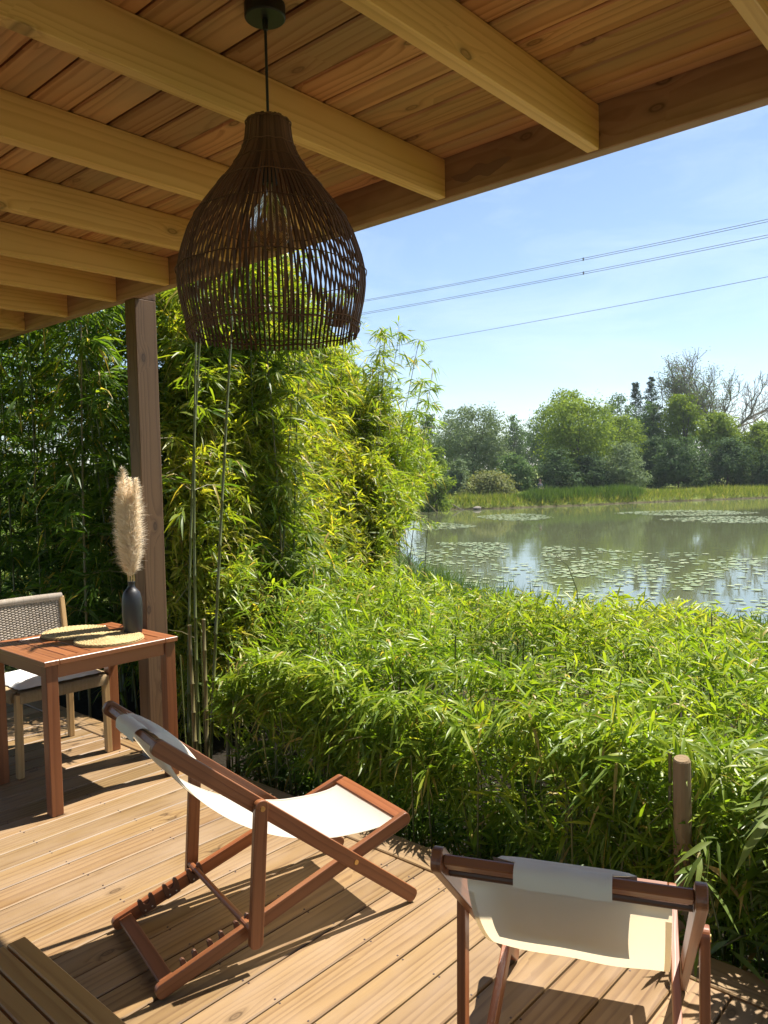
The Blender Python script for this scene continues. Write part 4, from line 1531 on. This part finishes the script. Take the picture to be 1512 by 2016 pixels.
# ------------------------------------------------------------------ far bank: reeds, grass, trees
def blades(name, X, Y, H, mat, seed, wd=.03, lean=.25, tint=None):
    r = np.random.default_rng(seed)
    n = len(X)
    base = np.stack([X, Y, ground_z(X, Y) - .05], 1)
    d = norm_rows(np.stack([r.normal(0, lean, n), r.normal(0, lean, n), np.ones(n)], 1))
    up = r.normal(0, 1, (n, 3))
    t = r.random(n) if tint is None else np.clip(tint + r.normal(0, .15, n), 0, 1)
    return leaf_mesh(name, base, d, up, H * r.uniform(.6, 1.1, n), np.full(n, wd) * r.uniform(.7, 1.4, n), r.uniform(0, .5, n), t, mat, None, simple=True)


r = np.random.default_rng(77)
far = np.array(SHORE[11:25])
seg = np.linalg.norm(np.diff(far, axis=0), axis=1)
cum = np.concatenate([[0], np.cumsum(seg)])


def along(n, lo=0.0, hi=1.0, off=(0.1, 2.0)):
    t = r.uniform(lo, hi, n) * cum[-1]
    p = np.stack([np.interp(t, cum, far[:, i]) for i in range(2)], 1)
    q = np.stack([np.interp(np.minimum(t + .5, cum[-1]), cum, far[:, i]) for i in range(2)], 1)
    d = norm_rows(q - p + 1e-9)
    nrm = np.stack([-d[:, 1], d[:, 0]], 1)
    return p + nrm * r.uniform(off[0], off[1], n)[:, None]


p = along(42000, 0, .9, (.1, 2.4))
p = p[shore_dist(p[:, 0], p[:, 1]) > .05]
o = blades('bank_grass', p[:, 0], p[:, 1], np.full(len(p), .66) + .26 * shell_noise(p[:, 0], p[:, 1], .8, 3), M['grass'], 1, .035, .3)
tag(o, 'rough grass along the far bank', 'grass', kind='stuff')
pr2 = []
for a_, b_, n in ((1035, 1165, 5200), (1168, 1255, 4200)):
    xs_ = r.uniform(a_, b_, n)
    for xx in xs_:
        w_ = on_z(xx, np.interp(xx, [850, 1063, 1250, 1512], [1003, 998, 990, 980]), WZ)
        f2 = unit(np.array([w_[0], w_[1]]))
        pr2.append((w_[0] + f2[0] * r.uniform(.1, 2.4), w_[1] + f2[1] * r.uniform(.1, 2.4)))
pr2 = np.array(pr2)
o = blades('reeds', pr2[:, 0], pr2[:, 1], np.full(len(pr2), .95) + .45 * shell_noise(pr2[:, 0], pr2[:, 1], 1.0, 8), M['reed'], 2, .045, .16)
tag(o, 'tall green reeds on the far bank', 'reeds', kind='stuff')
# mown-looking meadow tufts behind the bank
p = along(16000, 0, .85, (2.0, 14.0))
o = blades('meadow_grass', p[:, 0], p[:, 1], np.full(len(p), .20), M['grass'], 4, .05, .4)
tag(o, 'short meadow grass behind the far bank', 'grass', kind='stuff')
# near shore sedges left of the water, where hedge and thicket meet
n = 2600
tt = r.uniform(0, 1, n)
xa = 10.6 + 3.6 * tt + r.normal(0, .7, n); ya = 7.6 + 3.6 * tt + r.normal(0, .6, n)
k_ = shore_dist(xa, ya) > .1
o = blades('shore_sedge', xa[k_], ya[k_], np.full(k_.sum(), .85), M['reed'], 6, .014, .3)
tag(o, 'thin sedge on the near shore', 'sedge', kind='stuff')
n = 26000
xa = r.uniform(5.0, 19, n); ya = r.uniform(-6, 17, n)
k_ = (shore_dist(xa, ya) > .05) & (shore_dist(xa, ya) < 6.5)
o = blades('shore_undergrowth', xa[k_], ya[k_], np.full(k_.sum(), .40), M['reed'], 9, .022, .6, .45)
tag(o, 'low green growth between hedge and water', 'undergrowth', kind='stuff')


def make_tree(name, label, cx, ytop, half, dist, style, ybase=None, seed=0, n=3600, trunk=True, dens=1.0, leaf=.24, group='trees and shrubs on the far shore', lobes=None, shape='round', cat_=None):
    """a broad-leaved tree or shrub: crown of leafy lumps on forking limbs. cx/ytop/half are the picture position it has from the deck"""
    r = np.random.default_rng(1000 + seed)
    top = at_depth(cx, ytop, dist)
    bx, by = top[0], top[1]
    gz = float(ground_z(np.array([bx]), np.array([by]))[0])
    H = top[2] - gz
    Rw = half / F_PX * dist
    root = thing(name, label, cat_ or ('tree' if trunk else 'shrub'), (bx, by, gz), 0, group)
    cb = H * (.12 if trunk else .0)             # crown base
    if ybase is not None: cb = max(.05, at_depth(cx, ybase, dist)[2] - gz)
    nl = lobes or (20 if trunk else 11)
    C, RR = [], []
    for k in range(nl):
        f = (k + .5) / nl
        zz = cb + (H - cb) * f
        if shape == 'poplar': env = .8 + .45 * math.sin(PI * min(1, f * 1.1)) - .75 * max(0, f - .55)
        elif trunk: env = math.sqrt(max(.03, 1 - ((f - .45) / .56) ** 2)) if f > .45 else .72 + .62 * f
        else: env = math.sqrt(max(.05, 1 - f * f * .92))
        a = k * 2.4 + r.uniform(-.5, .5)
        rl = Rw * max(.22, env) * r.uniform(.34, .56)
        rad = max(0.0, Rw * env * r.uniform(.75, 1.1) - rl * .75)
        C.append((rad * math.cos(a), rad * math.sin(a), min(zz, H - rl * .8))); RR.append(rl)
    C.append((r.normal(0, .1) * Rw, r.normal(0, .1) * Rw, H - Rw * .2)); RR.append(Rw * .22)
    C.append((0, 0, cb + (H - cb) * .45)); RR.append(Rw * .6)
    C, RR = np.array(C), np.array(RR)
    # many small leaf tufts on and in every lump
    wts = RR ** 2; wts = wts / wts.sum()
    nt_ = int(n * dens * 2.3 / 9)
    li = r.choice(len(C), nt_, p=wts)
    dv = norm_rows(r.normal(0, 1, (nt_, 3)))
    tp = C[li] + dv * (RR[li] * r.uniform(.35, 1.0, nt_) ** .6 * r.uniform(.9, 1.14, nt_))[:, None] * np.array([1, 1, .85])
    rag = r.random(nt_) < .13
    tp[rag] = C[li][rag] + (tp[rag] - C[li][rag]) * r.uniform(1.15, 1.55, rag.sum())[:, None]
    tp[:, 2] = np.maximum(tp[:, 2], .1)
    idx = np.repeat(np.arange(nt_), 9)
    N = len(idx)
    sc = np.clip(Rw * .10, .12, .34)
    base = tp[idx] + r.normal(0, 1, (N, 3)) * sc * np.array([1, 1, .55])
    out = norm_rows(dv[idx] + r.normal(0, .75, (N, 3)))
    up = norm_rows(dv[idx] + np.array([0, 0, .5]) + r.normal(0, .55, (N, 3)))
    d = norm_rows(np.cross(up, r.normal(0, 1, (N, 3))) + out * .2)
    L = leaf * 1.15 * r.uniform(.6, 1.3, N) * (dist / 75) ** .5
    tint = np.clip(r.beta(2, 2, nt_)[idx] * .6 + r.random(N) * .4, 0, 1)
    leaf_mesh('crown', base, d, up, L, L * r.uniform(.5, .8, N), r.uniform(0, .3, N), tint, TREE[style], root, simple=True)
    mb = MB()
    tr_ = max(.06, H * .018)
    mb.tube([(0, 0, -.2), (r.normal(0, .1), r.normal(0, .1), H * .3), (r.normal(0, .2), r.normal(0, .2), H * .62), (0, 0, H * .9)], [tr_, tr_ * .8, tr_ * .5, tr_ * .12], 8)
    for k in r.choice(len(C), min(9, len(C)), replace=False):
        z0_ = r.uniform(.18, .6) * min(H * .8, C[k][2] + .01)
        mid = (C[k] * .5 + np.array([0, 0, z0_]) * .5 + np.array([0, 0, -.1 * H * .3]))
        mb.tube([(0, 0, z0_), mid, C[k]], [tr_ * .45, tr_ * .3, tr_ * .1], 6)
    mb.build('trunk', M['bark'], root, smooth=True)
    return root


T_ = [
    ('broadleaf_tree', 'silvery grey-green willow, the broad tree leftmost behind the far bank', 932, 800, 72, 74, 'silver', None, 1, 7200, True),
    ('shrub', 'bright yellow-green shrub partly hidden by the overhanging bamboo', 858, 880, 34, 52, 'bright', None, 2, 2600, False),
    ('broadleaf_tree', 'small airy pale tree top left of the willow', 884, 806, 30, 84, 'silver', None, 3, 1700, True),
    ('shrub', 'small silver-green bush at the foot of the willow', 900, 905, 27, 63, 'silver', None, 4, 2000, False),
    ('shrub', 'dry olive scrub mound low on the left bank', 968, 930, 52, 62, 'olive', None, 5, 2800, False),
    ('shrub', 'rounded green bush between the scrub mound and the seated person', 1012, 893, 40, 69, 'mid', None, 6, 3000, False),
    ('poplar_tree', 'distant blue-green poplar just right of the willow', 966, 822, 24, 112, 'mid', None, 7, 1900, True),
    ('poplar_tree', 'distant poplar in the dip of the tree line', 1012, 818, 26, 112, 'mid', None, 8, 2100, True),
    ('poplar_tree', 'distant dark poplar group behind the bright locust, on its left', 1072, 800, 38, 108, 'mid', None, 9, 2800, True),
    ('locust_tree', 'large bright green locust tree in the middle of the far shore', 1136, 782, 82, 73, 'bright', None, 10, 7600, True),
    ('locust_tree', 'feathery upper limb of a locust rising above its left neighbour', 1112, 764, 40, 80, 'bright', 840, 11, 1500, True),
    ('shrub', 'dark bush under the large locust tree', 1096, 885, 48, 69, 'dark', None, 12, 2900, False),
    ('shrub', 'dark thicket under the right side of the locust tree', 1165, 892, 45, 70, 'dark', None, 13, 2700, False),
    ('broadleaf_tree', 'green tree behind, between the locust and the conifers', 1216, 775, 38, 96, 'mid', None, 14, 2900, True),
    ('broadleaf_tree', 'olive green tree in front of the conifers', 1222, 818, 48, 82, 'bright', None, 15, 3600, True),
    ('broadleaf_tree', 'loose mid-green tree below the taller conifer', 1284, 790, 36, 86, 'mid', None, 16, 3400, True),
    ('shrub', 'grey-green bush right of the reeds, spreading low', 1228, 872, 52, 69, 'silver', None, 17, 3400, False),
    ('shrub', 'dark green understorey bush below the conifers', 1285, 860, 42, 74, 'dark', None, 18, 2800, False),
    ('locust_tree', 'light green tree left of the bare tree', 1345, 776, 38, 82, 'bright', 862, 19, 2900, True),
    ('locust_tree', 'bright green tree in front of the bare trunk', 1412, 812, 40, 77, 'bright', 880, 20, 3300, True),
    ('shrub', 'dark bush with whitish blossom sprays under the light green tree', 1335, 862, 56, 70, 'dark', None, 21, 4200, False),
    ('shrub', 'dark spreading bush below the bare tree', 1432, 862, 56, 71, 'dark', None, 22, 4200, False),
    ('broadleaf_tree', 'green tree at the right edge of the photo', 1500, 828, 40, 78, 'bright', None, 23, 3600, True),
    ('shrub', 'dark bush low at the right edge of the photo', 1508, 890, 40, 70, 'dark', None, 24, 2600, False),
    ('broadleaf_tree', 'pale green tree half hidden behind the bamboo tips', 842, 815, 30, 92, 'mid', None, 25, 2000, True),
    ('broadleaf_tree', 'far dark tree filling the gap behind the bare tree', 1462, 850, 50, 110, 'mid', None, 26, 2600, True),
    ('broadleaf_tree', 'far green tree behind the locust, to its right', 1180, 800, 40, 104, 'mid', None, 27, 2400, True),
    ('broadleaf_tree', 'far blue-green tree behind the light green tree', 1330, 815, 44, 106, 'mid', None, 28, 2400, True),
    ('broadleaf_tree', 'far dark tree low behind the willow and the bright shrub', 905, 838, 46, 120, 'dark', None, 29, 2600, True),
    ('broadleaf_tree', 'far dark tree low behind the distant poplars', 1030, 842, 54, 122, 'dark', None, 30, 2800, True),
    ('broadleaf_tree', 'far dark tree low behind the conifers', 1262, 815, 50, 120, 'dark', None, 31, 2800, True),
    ('broadleaf_tree', 'far dark tree low between the bare tree and the light green tree', 1385, 842, 46, 122, 'dark', None, 32, 2600, True),
    ('broadleaf_tree', 'far dark tree low at the right edge behind the last green tree', 1520, 838, 50, 124, 'dark', None, 33, 2600, True),
    ('broadleaf_tree', 'far dark tree low behind the large locust', 1130, 835, 52, 118, 'dark', None, 34, 2600, True),
]
for nm, lab, cx, yt, hf, di, st, yb, sd_, nn, tk in T_:
    shp = 'poplar' if nm == 'poplar_tree' else 'round'
    make_tree(nm, lab, cx, yt, hf, di, st, yb, sd_, nn, tk, leaf=.20 if st != 'silver' else .17, shape=shp)


def conifer(label, cx, ytop, half, dist, seed):
    r = np.random.default_rng(seed)
    top = at_depth(cx, ytop, dist)
    gz = float(ground_z(np.array([top[0]]), np.array([top[1]]))[0])
    H = top[2] - gz; Rw = half / F_PX * dist
    root = thing('conifer', label, 'tree', (top[0], top[1], gz), 0, 'trees and shrubs on the far shore')
    B, D, L = [], [], []
    for z in np.arange(H * .12, H, .30):
        f = (z - H * .12) / (H * .88)
        rr_ = Rw * 2.6 * max(.05, 1.0 - f) ** .75 * r.uniform(.55, 1.2)
        for _ in range(9):
            a = r.uniform(0, 2 * PI)
            d = np.array([math.cos(a), math.sin(a), r.uniform(-.1, .35)])
            for q in np.linspace(.15, 1, 7):
                for _k in range(3):
                    B.append(np.array([0, 0, z]) + d * rr_ * q + r.normal(0, .07, 3))
                    D.append(unit(d + r.normal(0, .5, 3) + np.array([0, 0, .25])))
                    L.append(r.uniform(.14, .30))
    n = len(B)
    leaf_mesh('crown', np.array(B), np.array(D), r.normal(0, 1, (n, 3)), np.array(L), np.array(L) * .4, np.full(n, .2), r.random(n), TREE['conifer'], root, simple=True)
    mb = MB()
    mb.tube([(0, 0, -.2), (0, 0, H * .5), (0, 0, H)], [.16, .10, .02], 8)
    mb.build('trunk', M['bark'], root)


conifer('dark conifer, the lower and bushier of the two', 1252, 754, 18, 100, 301)
conifer('dark ragged conifer, the taller and thinner of the two', 1282, 741, 15, 100, 302)

# the half-dead tree
def bare_tree():
    r = np.random.default_rng(91)
    di = 86
    b = at_depth(1412, 890, di)
    gz = float(ground_z(np.array([b[0]]), np.array([b[1]]))[0])
    H = at_depth(1420, 692, di)[2] - gz
    root = thing('bare_tree', 'tall half-dead tree with bare branching crown on the right', 'tree', (b[0], b[1], gz), 0, 'trees and shrubs on the far shore')
    mb = MB()
    rt = np.array([CR[0], CR[1], 0]); rt /= np.linalg.norm(rt)
    fw = np.array([CF[0], CF[1], 0]); fw /= np.linalg.norm(fw)
    tips = []

    def grow(p, d, L, rad, lev):
        pts = [p]
        rads = [rad]
        q = p.copy(); dd = d.copy()
        for k in range(4):
            dd = unit(dd + r.normal(0, .13, 3) + np.array([0, 0, .07]))
            q = q + dd * L / 4
            pts.append(q.copy()); rads.append(rad * (1 - .11 * (k + 1)))
        mb.tube(pts, rads, 6 if lev < 3 else 4, cap=False)
        if lev >= 6 or rad < .016:
            tips.append((q, dd))
            return
        nb = 2 if r.random() < .45 else 3
        for _ in range(nb):
            ax = unit(np.cross(dd, r.normal(0, 1, 3)))
            an = r.uniform(.25, .78)
            nd = unit(dd * math.cos(an) + ax * math.sin(an))
            if nd[2] < -.1: nd[2] = abs(nd[2]) * .4
            grow(q, unit(nd), L * r.uniform(.66, .86), rad * r.uniform(.58, .74), lev + 1)
        if lev >= 1:
            for t in (.4, .7):
                ax = unit(np.cross(dd, r.normal(0, 1, 3)))
                grow(p + (q - p) * t, unit(dd * .6 + ax), L * r.uniform(.4, .6), rad * .4, lev + 2)

    base = np.array([0, 0, -.2])
    mb.tube([base, (.0, 0, 1.6), rt * .1 + np.array([0, 0, 2.8])], [.42, .34, .30], 9)
    f0 = rt * .1 + np.array([0, 0, 2.8])
    for ang, L, rad, dz in ((-.95, 3.3, .18, .75), (-.45, 3.5, .21, 1.0), (.0, 3.4, .21, 1.1), (.62, 3.5, .21, .95), (1.0, 3.8, .21, .62), (-.2, 3.0, .17, 1.0)):
        d = unit(rt * ang + fw * r.normal(0, .3) + np.array([0, 0, dz]))
        grow(f0 + r.normal(0, .05, 3), d, L, rad, 1)
    mb.build('branches', M['barkgrey'], root).name = 'trunk'
    P = np.array([t[0] for t in tips]); Dv = np.array([t[1] for t in tips])
    lat = P @ rt
    keep = r.random(len(P)) < np.clip(.55 - .22 * lat, .04, .75)
    P, Dv = P[keep], Dv[keep]
    idx = np.repeat(np.arange(len(P)), 5)
    N = len(idx)
    lv = r.uniform(.12, .22, N)
    leaf_mesh('crown', P[idx] + r.normal(0, .22, (N, 3)), norm_rows(r.normal(0, 1, (N, 3))), r.normal(0, 1, (N, 3)), lv, lv * .6, np.zeros(N), r.random(N), TREE['silver'], root, simple=True)
    return H, mb


bare_tree()

# driftwood at the far waterline
for lab, (xx, yy, pts, r0) in {
    'long pale dead branch lying in the water under the far bank': (868, 1001, [(-1.4, .0, .0), (-.6, .1, .12), (.2, 0, .06), (1.0, -.1, -.05)], .05),
    'dead branch sticking up from the water beside the long one': (900, 1003, [(-.3, 0, .35), (.1, 0, .1), (.5, -.1, -.08)], .045),
}.items():
    w_ = on_z(xx, yy, WZ)
    mb = MB()
    rt = np.array([CR[0], CR[1], 0]); rt /= np.linalg.norm(rt)
    mb.tube([rt * a_ + np.array([0, b_, c_]) for a_, b_, c_ in pts], np.linspace(r0, r0 * .4, len(pts)), 7)
    mb.tube([rt * pts[1][0] + np.array([0, 0, pts[1][2]]), rt * (pts[1][0] - .35) + np.array([0, .1, pts[1][2] + .3])], [r0 * .6, r0 * .2], 6)
    o = mb.build('fallen_branch', M['barkgrey'], None, smooth=True)
    o.location = (w_[0] * .985, w_[1] * .985, WZ + .03)
    tag(o, lab, 'branch', 'dead branches by the far bank')
w_ = on_z(939, 1002, WZ)
bm = bmesh.new()
bmesh.ops.create_icosphere(bm, subdivisions=3, radius=.24)
for v_ in bm.verts:
    n_ = 1 + .16 * math.sin(v_.co.x * 9 + 1) * math.cos(v_.co.y * 7) + .08 * math.sin(v_.co.z * 15)
    v_.co = Vector((v_.co.x * 1.5 * n_, v_.co.y * n_, v_.co.z * .62 * n_))
me = bpy.data.meshes.new('rock'); bm.to_mesh(me); bm.free()
M['rock'] = plain('pale_rock', (.15, .13, .105), .9, 9, .6, var=.3)
me.materials.append(M['rock'])
o = link('rock', me); o.location = (w_[0] * .985, w_[1] * .985, WZ + .06)
tag(o, 'pale grey rock at the waterline right of the dead branches', 'rock')

# ------------------------------------------------------------------ person sitting on the far bank
def person():
    b = at_depth(1063, 960, 57)
    gz = float(ground_z(np.array([b[0]]), np.array([b[1]]))[0])
    me = bpy.data.meshes.new('person')
    J = [(0, 0, .52), (0, .01, .72), (0, .0, .96), (0, .01, 1.06), (0, .03, 1.14), (0, .03, 1.25),
         (-.10, .0, .50), (-.12, .40, .50), (-.12, .42, .09), (-.12, .56, .04),
         (.10, .0, .50), (.12, .40, .50), (.12, .42, .09), (.12, .56, .04),
         (-.19, .0, .96), (-.24, .10, .70), (-.12, .32, .62), (-.09, .38, .61),
         (.19, .0, .96), (.24, .10, .70), (.12, .32, .62), (.09, .38, .61)]
    E = [(0, 1), (1, 2), (2, 3), (3, 4), (4, 5), (0, 6), (6, 7), (7, 8), (8, 9), (0, 10), (10, 11), (11, 12), (12, 13),
         (2, 14), (14, 15), (15, 16), (16, 17), (2, 18), (18, 19), (19, 20), (20, 21)]
    Rd = [.145, .135, .125, .06, .085, .075, .09, .07, .05, .04, .09, .07, .05, .04, .06, .045, .035, .04, .06, .045, .035, .04]
    me.from_pydata(J, E, [])
    o = link('person', me)
    sk = o.modifiers.new('skin', 'SKIN')
    for v_, rd in zip(me.skin_vertices[0].data, Rd):
        v_.radius = (rd, rd)
    me.skin_vertices[0].data[0].use_root = True
    o.modifiers.new('sub', 'SUBSURF').levels = 1
    M['skin'] = plain('skin', (.45, .28, .20), .6)
    M['shirt'] = plain('dark_clothes', (.05, .05, .07), .9)
    M['hair'] = plain('dark_hair', (.09, .045, .025), .8)
    me.materials.append(M['skin'])
    yaw = math.atan2(-b[1], -b[0]) - PI / 2 + .9
    o.location = (b[0], b[1], gz); o.rotation_euler = (0, 0, yaw)
    tag(o, 'person in dark clothes sitting on the far bank behind the reeds', 'person')
    me2 = bpy.data.meshes.new('clothes')
    Jc = [J[0], J[1], J[2], (0, .0, 1.02)] + [J[6], J[7], (-.12, .42, .2)] + [J[10], J[11], (.12, .42, .2)] + [J[14], J[15]] + [J[18], J[19]]
    Ec = [(0, 1), (1, 2), (2, 3), (0, 4), (4, 5), (5, 6), (0, 7), (7, 8), (8, 9), (2, 10), (10, 11), (2, 12), (12, 13)]
    Rc = [.165, .155, .145, .085, .105, .085, .065, .105, .085, .065, .075, .06, .075, .06]
    me2.from_pydata(Jc, Ec, [])
    o2 = link('clothes', me2, o)
    o2.modifiers.new('skin', 'SKIN')
    for v_, rd in zip(me2.skin_vertices[0].data, Rc): v_.radius = (rd, rd)
    me2.skin_vertices[0].data[0].use_root = True
    o2.modifiers.new('sub', 'SUBSURF').levels = 1
    me2.materials.append(M['shirt'])
    mb = MB()
    mb.lathe([(.0001, .112), (.05, .10), (.085, .06), (.096, .01), (.093, -.03), (.08, -.06)], (0, .015, 1.215), 16)
    mb.build('hair', M['hair'], o, smooth=True)
    st_ = thing('folding_stool', 'small folding stool under the seated person on the far bank', 'stool', (b[0], b[1], gz), yaw)
    mb = MB()
    mb.box((0, .08, .385), (1, 0, 0), (0, 1, 0), (0, 0, 1), .19, .19, .012)
    mb.build('seat', M['shirt'], st_)
    for sx in (-1, 1):
        mb = MB()
        mb.bar((sx * .17, -.08, .0), (sx * .17, .24, .37), .02, .02)
        mb.bar((sx * .15, .24, .0), (sx * .15, -.08, .37), .02, .02)
        mb.build('leg', M['cable'], st_)


person()

# ------------------------------------------------------------------ lily pads
def pad_ok(P):
    xx, yy, c = px(P)
    if c < 3: return 0.0
    if 938 < xx < 1092 and abs(yy - 1018) < 7 * (1 - ((xx - 1015) / 80) ** 2): return .75
    if 1210 < xx < 1505 and abs(yy - (1010 - .004 * (xx - 1300))) < 5.5 * (1 - ((xx - 1355) / 150) ** 2): return .7
    if 1300 < xx < 1620 and abs(yy - 1023) < 6.5 * (1 - ((xx - 1455) / 170) ** 2): return .8
    if 780 < xx < 935 and abs(yy - 1036) < 7 * (1 - ((xx - 850) / 90) ** 2): return .75
    if 760 < xx < 1000 and 1068 < yy < 1112: return .34 * (1 if xx < 985 else .3)
    up_ = np.interp(xx, [1060, 1100, 1250, 1420, 1500, 1700], [1078, 1074, 1086, 1088, 1098, 1090])
    if 1070 < xx < 1900 and up_ < yy < 1150: return .33 * np.interp(xx, [1440, 1520], [1, .5]) * (.55 + .45 * math.sin(xx * .045 + yy * .09))
    if 1090 < xx < 1900 and 1150 <= yy < 1215: return .17 * (.6 + .4 * math.sin(xx * .05 + yy * .07))
    if 740 < xx < 1100 and 1105 < yy < 1200: return .06
    return 0.0


def pad_shape(rad, seed):
    r = np.random.default_rng(seed)
    n = 14
    ring = [(0, 0, 0)]
    for k in range(n + 1):
        a = .22 + (2 * PI - .44) * k / n
        q = rad * (1 + .05 * r.normal())
        ring.append((q * math.cos(a), q * math.sin(a) * .94, .006 + .008 * r.random()))
    return ring, [(0, k, k + 1) for k in range(1, n + 1)]


pad_meshes = []
for s_ in range(5):
    V_, F_ = pad_shape(1.0, s_)
    me = bpy.data.meshes.new('lily_pad')
    me.from_pydata([(a_, b_, c_ * 4) for a_, b_, c_ in V_], [], F_)
    a = me.attributes.new('tint', 'FLOAT', 'POINT'); a.data.foreach_set('value', np.full(len(V_), .2 + .16 * s_, dtype=np.float32))
    me.materials.append(M['pad'])
    pad_meshes.append(me)
r = np.random.default_rng(404)
pads = []
cells = {}
tries = 0
while len(pads) < 2600 and tries < 150000:
    tries += 1
    u = r.random() ** .8
    dd = 11.5 + 48 * u
    xx = r.uniform(740, 1760)
    d2 = ray(xx, 1000); d2 = unit([d2[0], d2[1]])
    P = np.array([d2[0] * dd, d2[1] * dd, WZ + .012])
    if r.random() > pad_ok(P) * (1.5 if shell_noise(P[0], P[1], .9, 66) > -.12 else .35): continue
    rad = r.uniform(.045, .125)
    key = (int(P[0] / .35), int(P[1] / .35))
    clash = False
    for a_ in (-1, 0, 1):
        for b_ in (-1, 0, 1):
            for q, rq in cells.get((key[0] + a_, key[1] + b_), ()):
                if np.hypot(*(q[:2] - P[:2])) < (rad + rq) * .86: clash = True
    if clash: continue
    if shore_dist(np.array([P[0]]), np.array([P[1]]))[0] > -.2: continue
    cells.setdefault(key, []).append((P, rad))
    pads.append((P, rad, xx))
vis = []
for P, rad, xx in pads:
    a_, b_, c_ = px(P)
    seen = 0 < a_ < 1505 and b_ < np.interp(a_, [780, 870, 1000, 1200, 1512], [1060, 1125, 1165, 1180, 1195])
    vis.append((rad / c_ / c_ * (1 if seen else .001)))
order = np.argsort(vis)[::-1]
front = set(order[:300].tolist())
for i in order[:300]:
    P, rad, _x = pads[i]
    o = bpy.data.objects.new('lily_pad', pad_meshes[int(r.integers(5))])
    o.location = (P[0], P[1], P[2] + r.uniform(0, .006)); o.scale = (rad, rad, rad * .5)
    o.rotation_euler = (0, 0, r.uniform(0, 6.28))
    COL.objects.link(o)
    tag(o, 'pale green lily pad floating in the near lily field', 'lily pad', 'lily pads of the near field')
mb = MB()
tn = []
for i, (P, rad, _x) in enumerate(pads):
    if i in front: continue
    V_, F_ = pad_shape(rad, i)
    a_ = r.uniform(0, 6.28)
    V_ = np.array(V_) @ np.array([[math.cos(a_), math.sin(a_), 0], [-math.sin(a_), math.cos(a_), 0], [0, 0, 1]])
    mb.add(V_ + P, F_)
o = mb.build('lily_pad_carpet', M['pad'])
at_ = o.data.attributes.new('tint', 'FLOAT', 'POINT')
at_.data.foreach_set('value', np.concatenate(mb.rnd).astype(np.float32))
tag(o, 'carpet of small lily pads spread over the lake', 'lily pads', kind='stuff')

# ------------------------------------------------------------------ power lines far beyond the lake
for lab, conds in {
    'upper pair of power cables crossing the sky': [(43.5, 130, 42.1, 74, 41.9, 39), (43.2, 130, 41.75, 74, 41.5, 39)],
    'lower pair of power cables just under the upper pair': [(40.5, 130, 39.45, 74, 39.35, 39), (40.15, 130, 39.1, 74, 38.95, 39)],
    'single lowest power cable crossing the sky': [(31.3, 130, 31.75, 74, 32.55, 39)],
}.items():
    pl_ = thing('power_line', lab, 'power line', (140, 74, 40), 0, 'power lines beyond the lake')
    zz = []
    for (z0_, y0_, z1_, y1_, z2_, y2_) in conds:
        co = np.polyfit([y0_, y1_, y2_], [z0_, z1_, z2_], 2)
        mb = MB()
        ys_ = np.linspace(-10, 200, 60)
        mb.tube([(0, yy - 74, np.polyval(co, yy) - 40) for yy in ys_], .05, 5)
        mb.build('cable', M['cable'], pl_)
        zz.append(np.polyval(co, 72))
    if len(zz) == 2:
        mb = MB()
        mb.box((0, -2, sum(zz) / 2 - 40), (0, 0, 1), (1, 0, 0), (0, 1, 0), abs(zz[0] - zz[1]) / 2 + .12, .07, .12)
        mb.build('spacer', M['cable'], pl_)

# ------------------------------------------------------------------ air over the lake
hz = bpy.data.materials.new('haze')
hz.use_nodes = True
ht = hz.node_tree
ht.nodes.clear()
ho_ = ht.nodes.new('ShaderNodeOutputMaterial')
hv = ht.nodes.new('ShaderNodeVolumePrincipled')
hv.inputs['Color'].default_value = (.86, .92, 1.0, 1)
hv.inputs['Density'].default_value = .0003
hv.inputs['Anisotropy'].default_value = .2
ht.links.new(hv.outputs[0], ho_.inputs['Volume'])
bm = bmesh.new()
bmesh.ops.create_cube(bm, size=1.0)
me = bpy.data.meshes.new('haze')
bm.to_mesh(me); bm.free()
me.materials.append(hz)
o = link('haze', me)
o.scale = (1900, 1900, 62)
o.location = (0, 0, 62 / 2 - 4.0)
tag(o, kind='stuff')
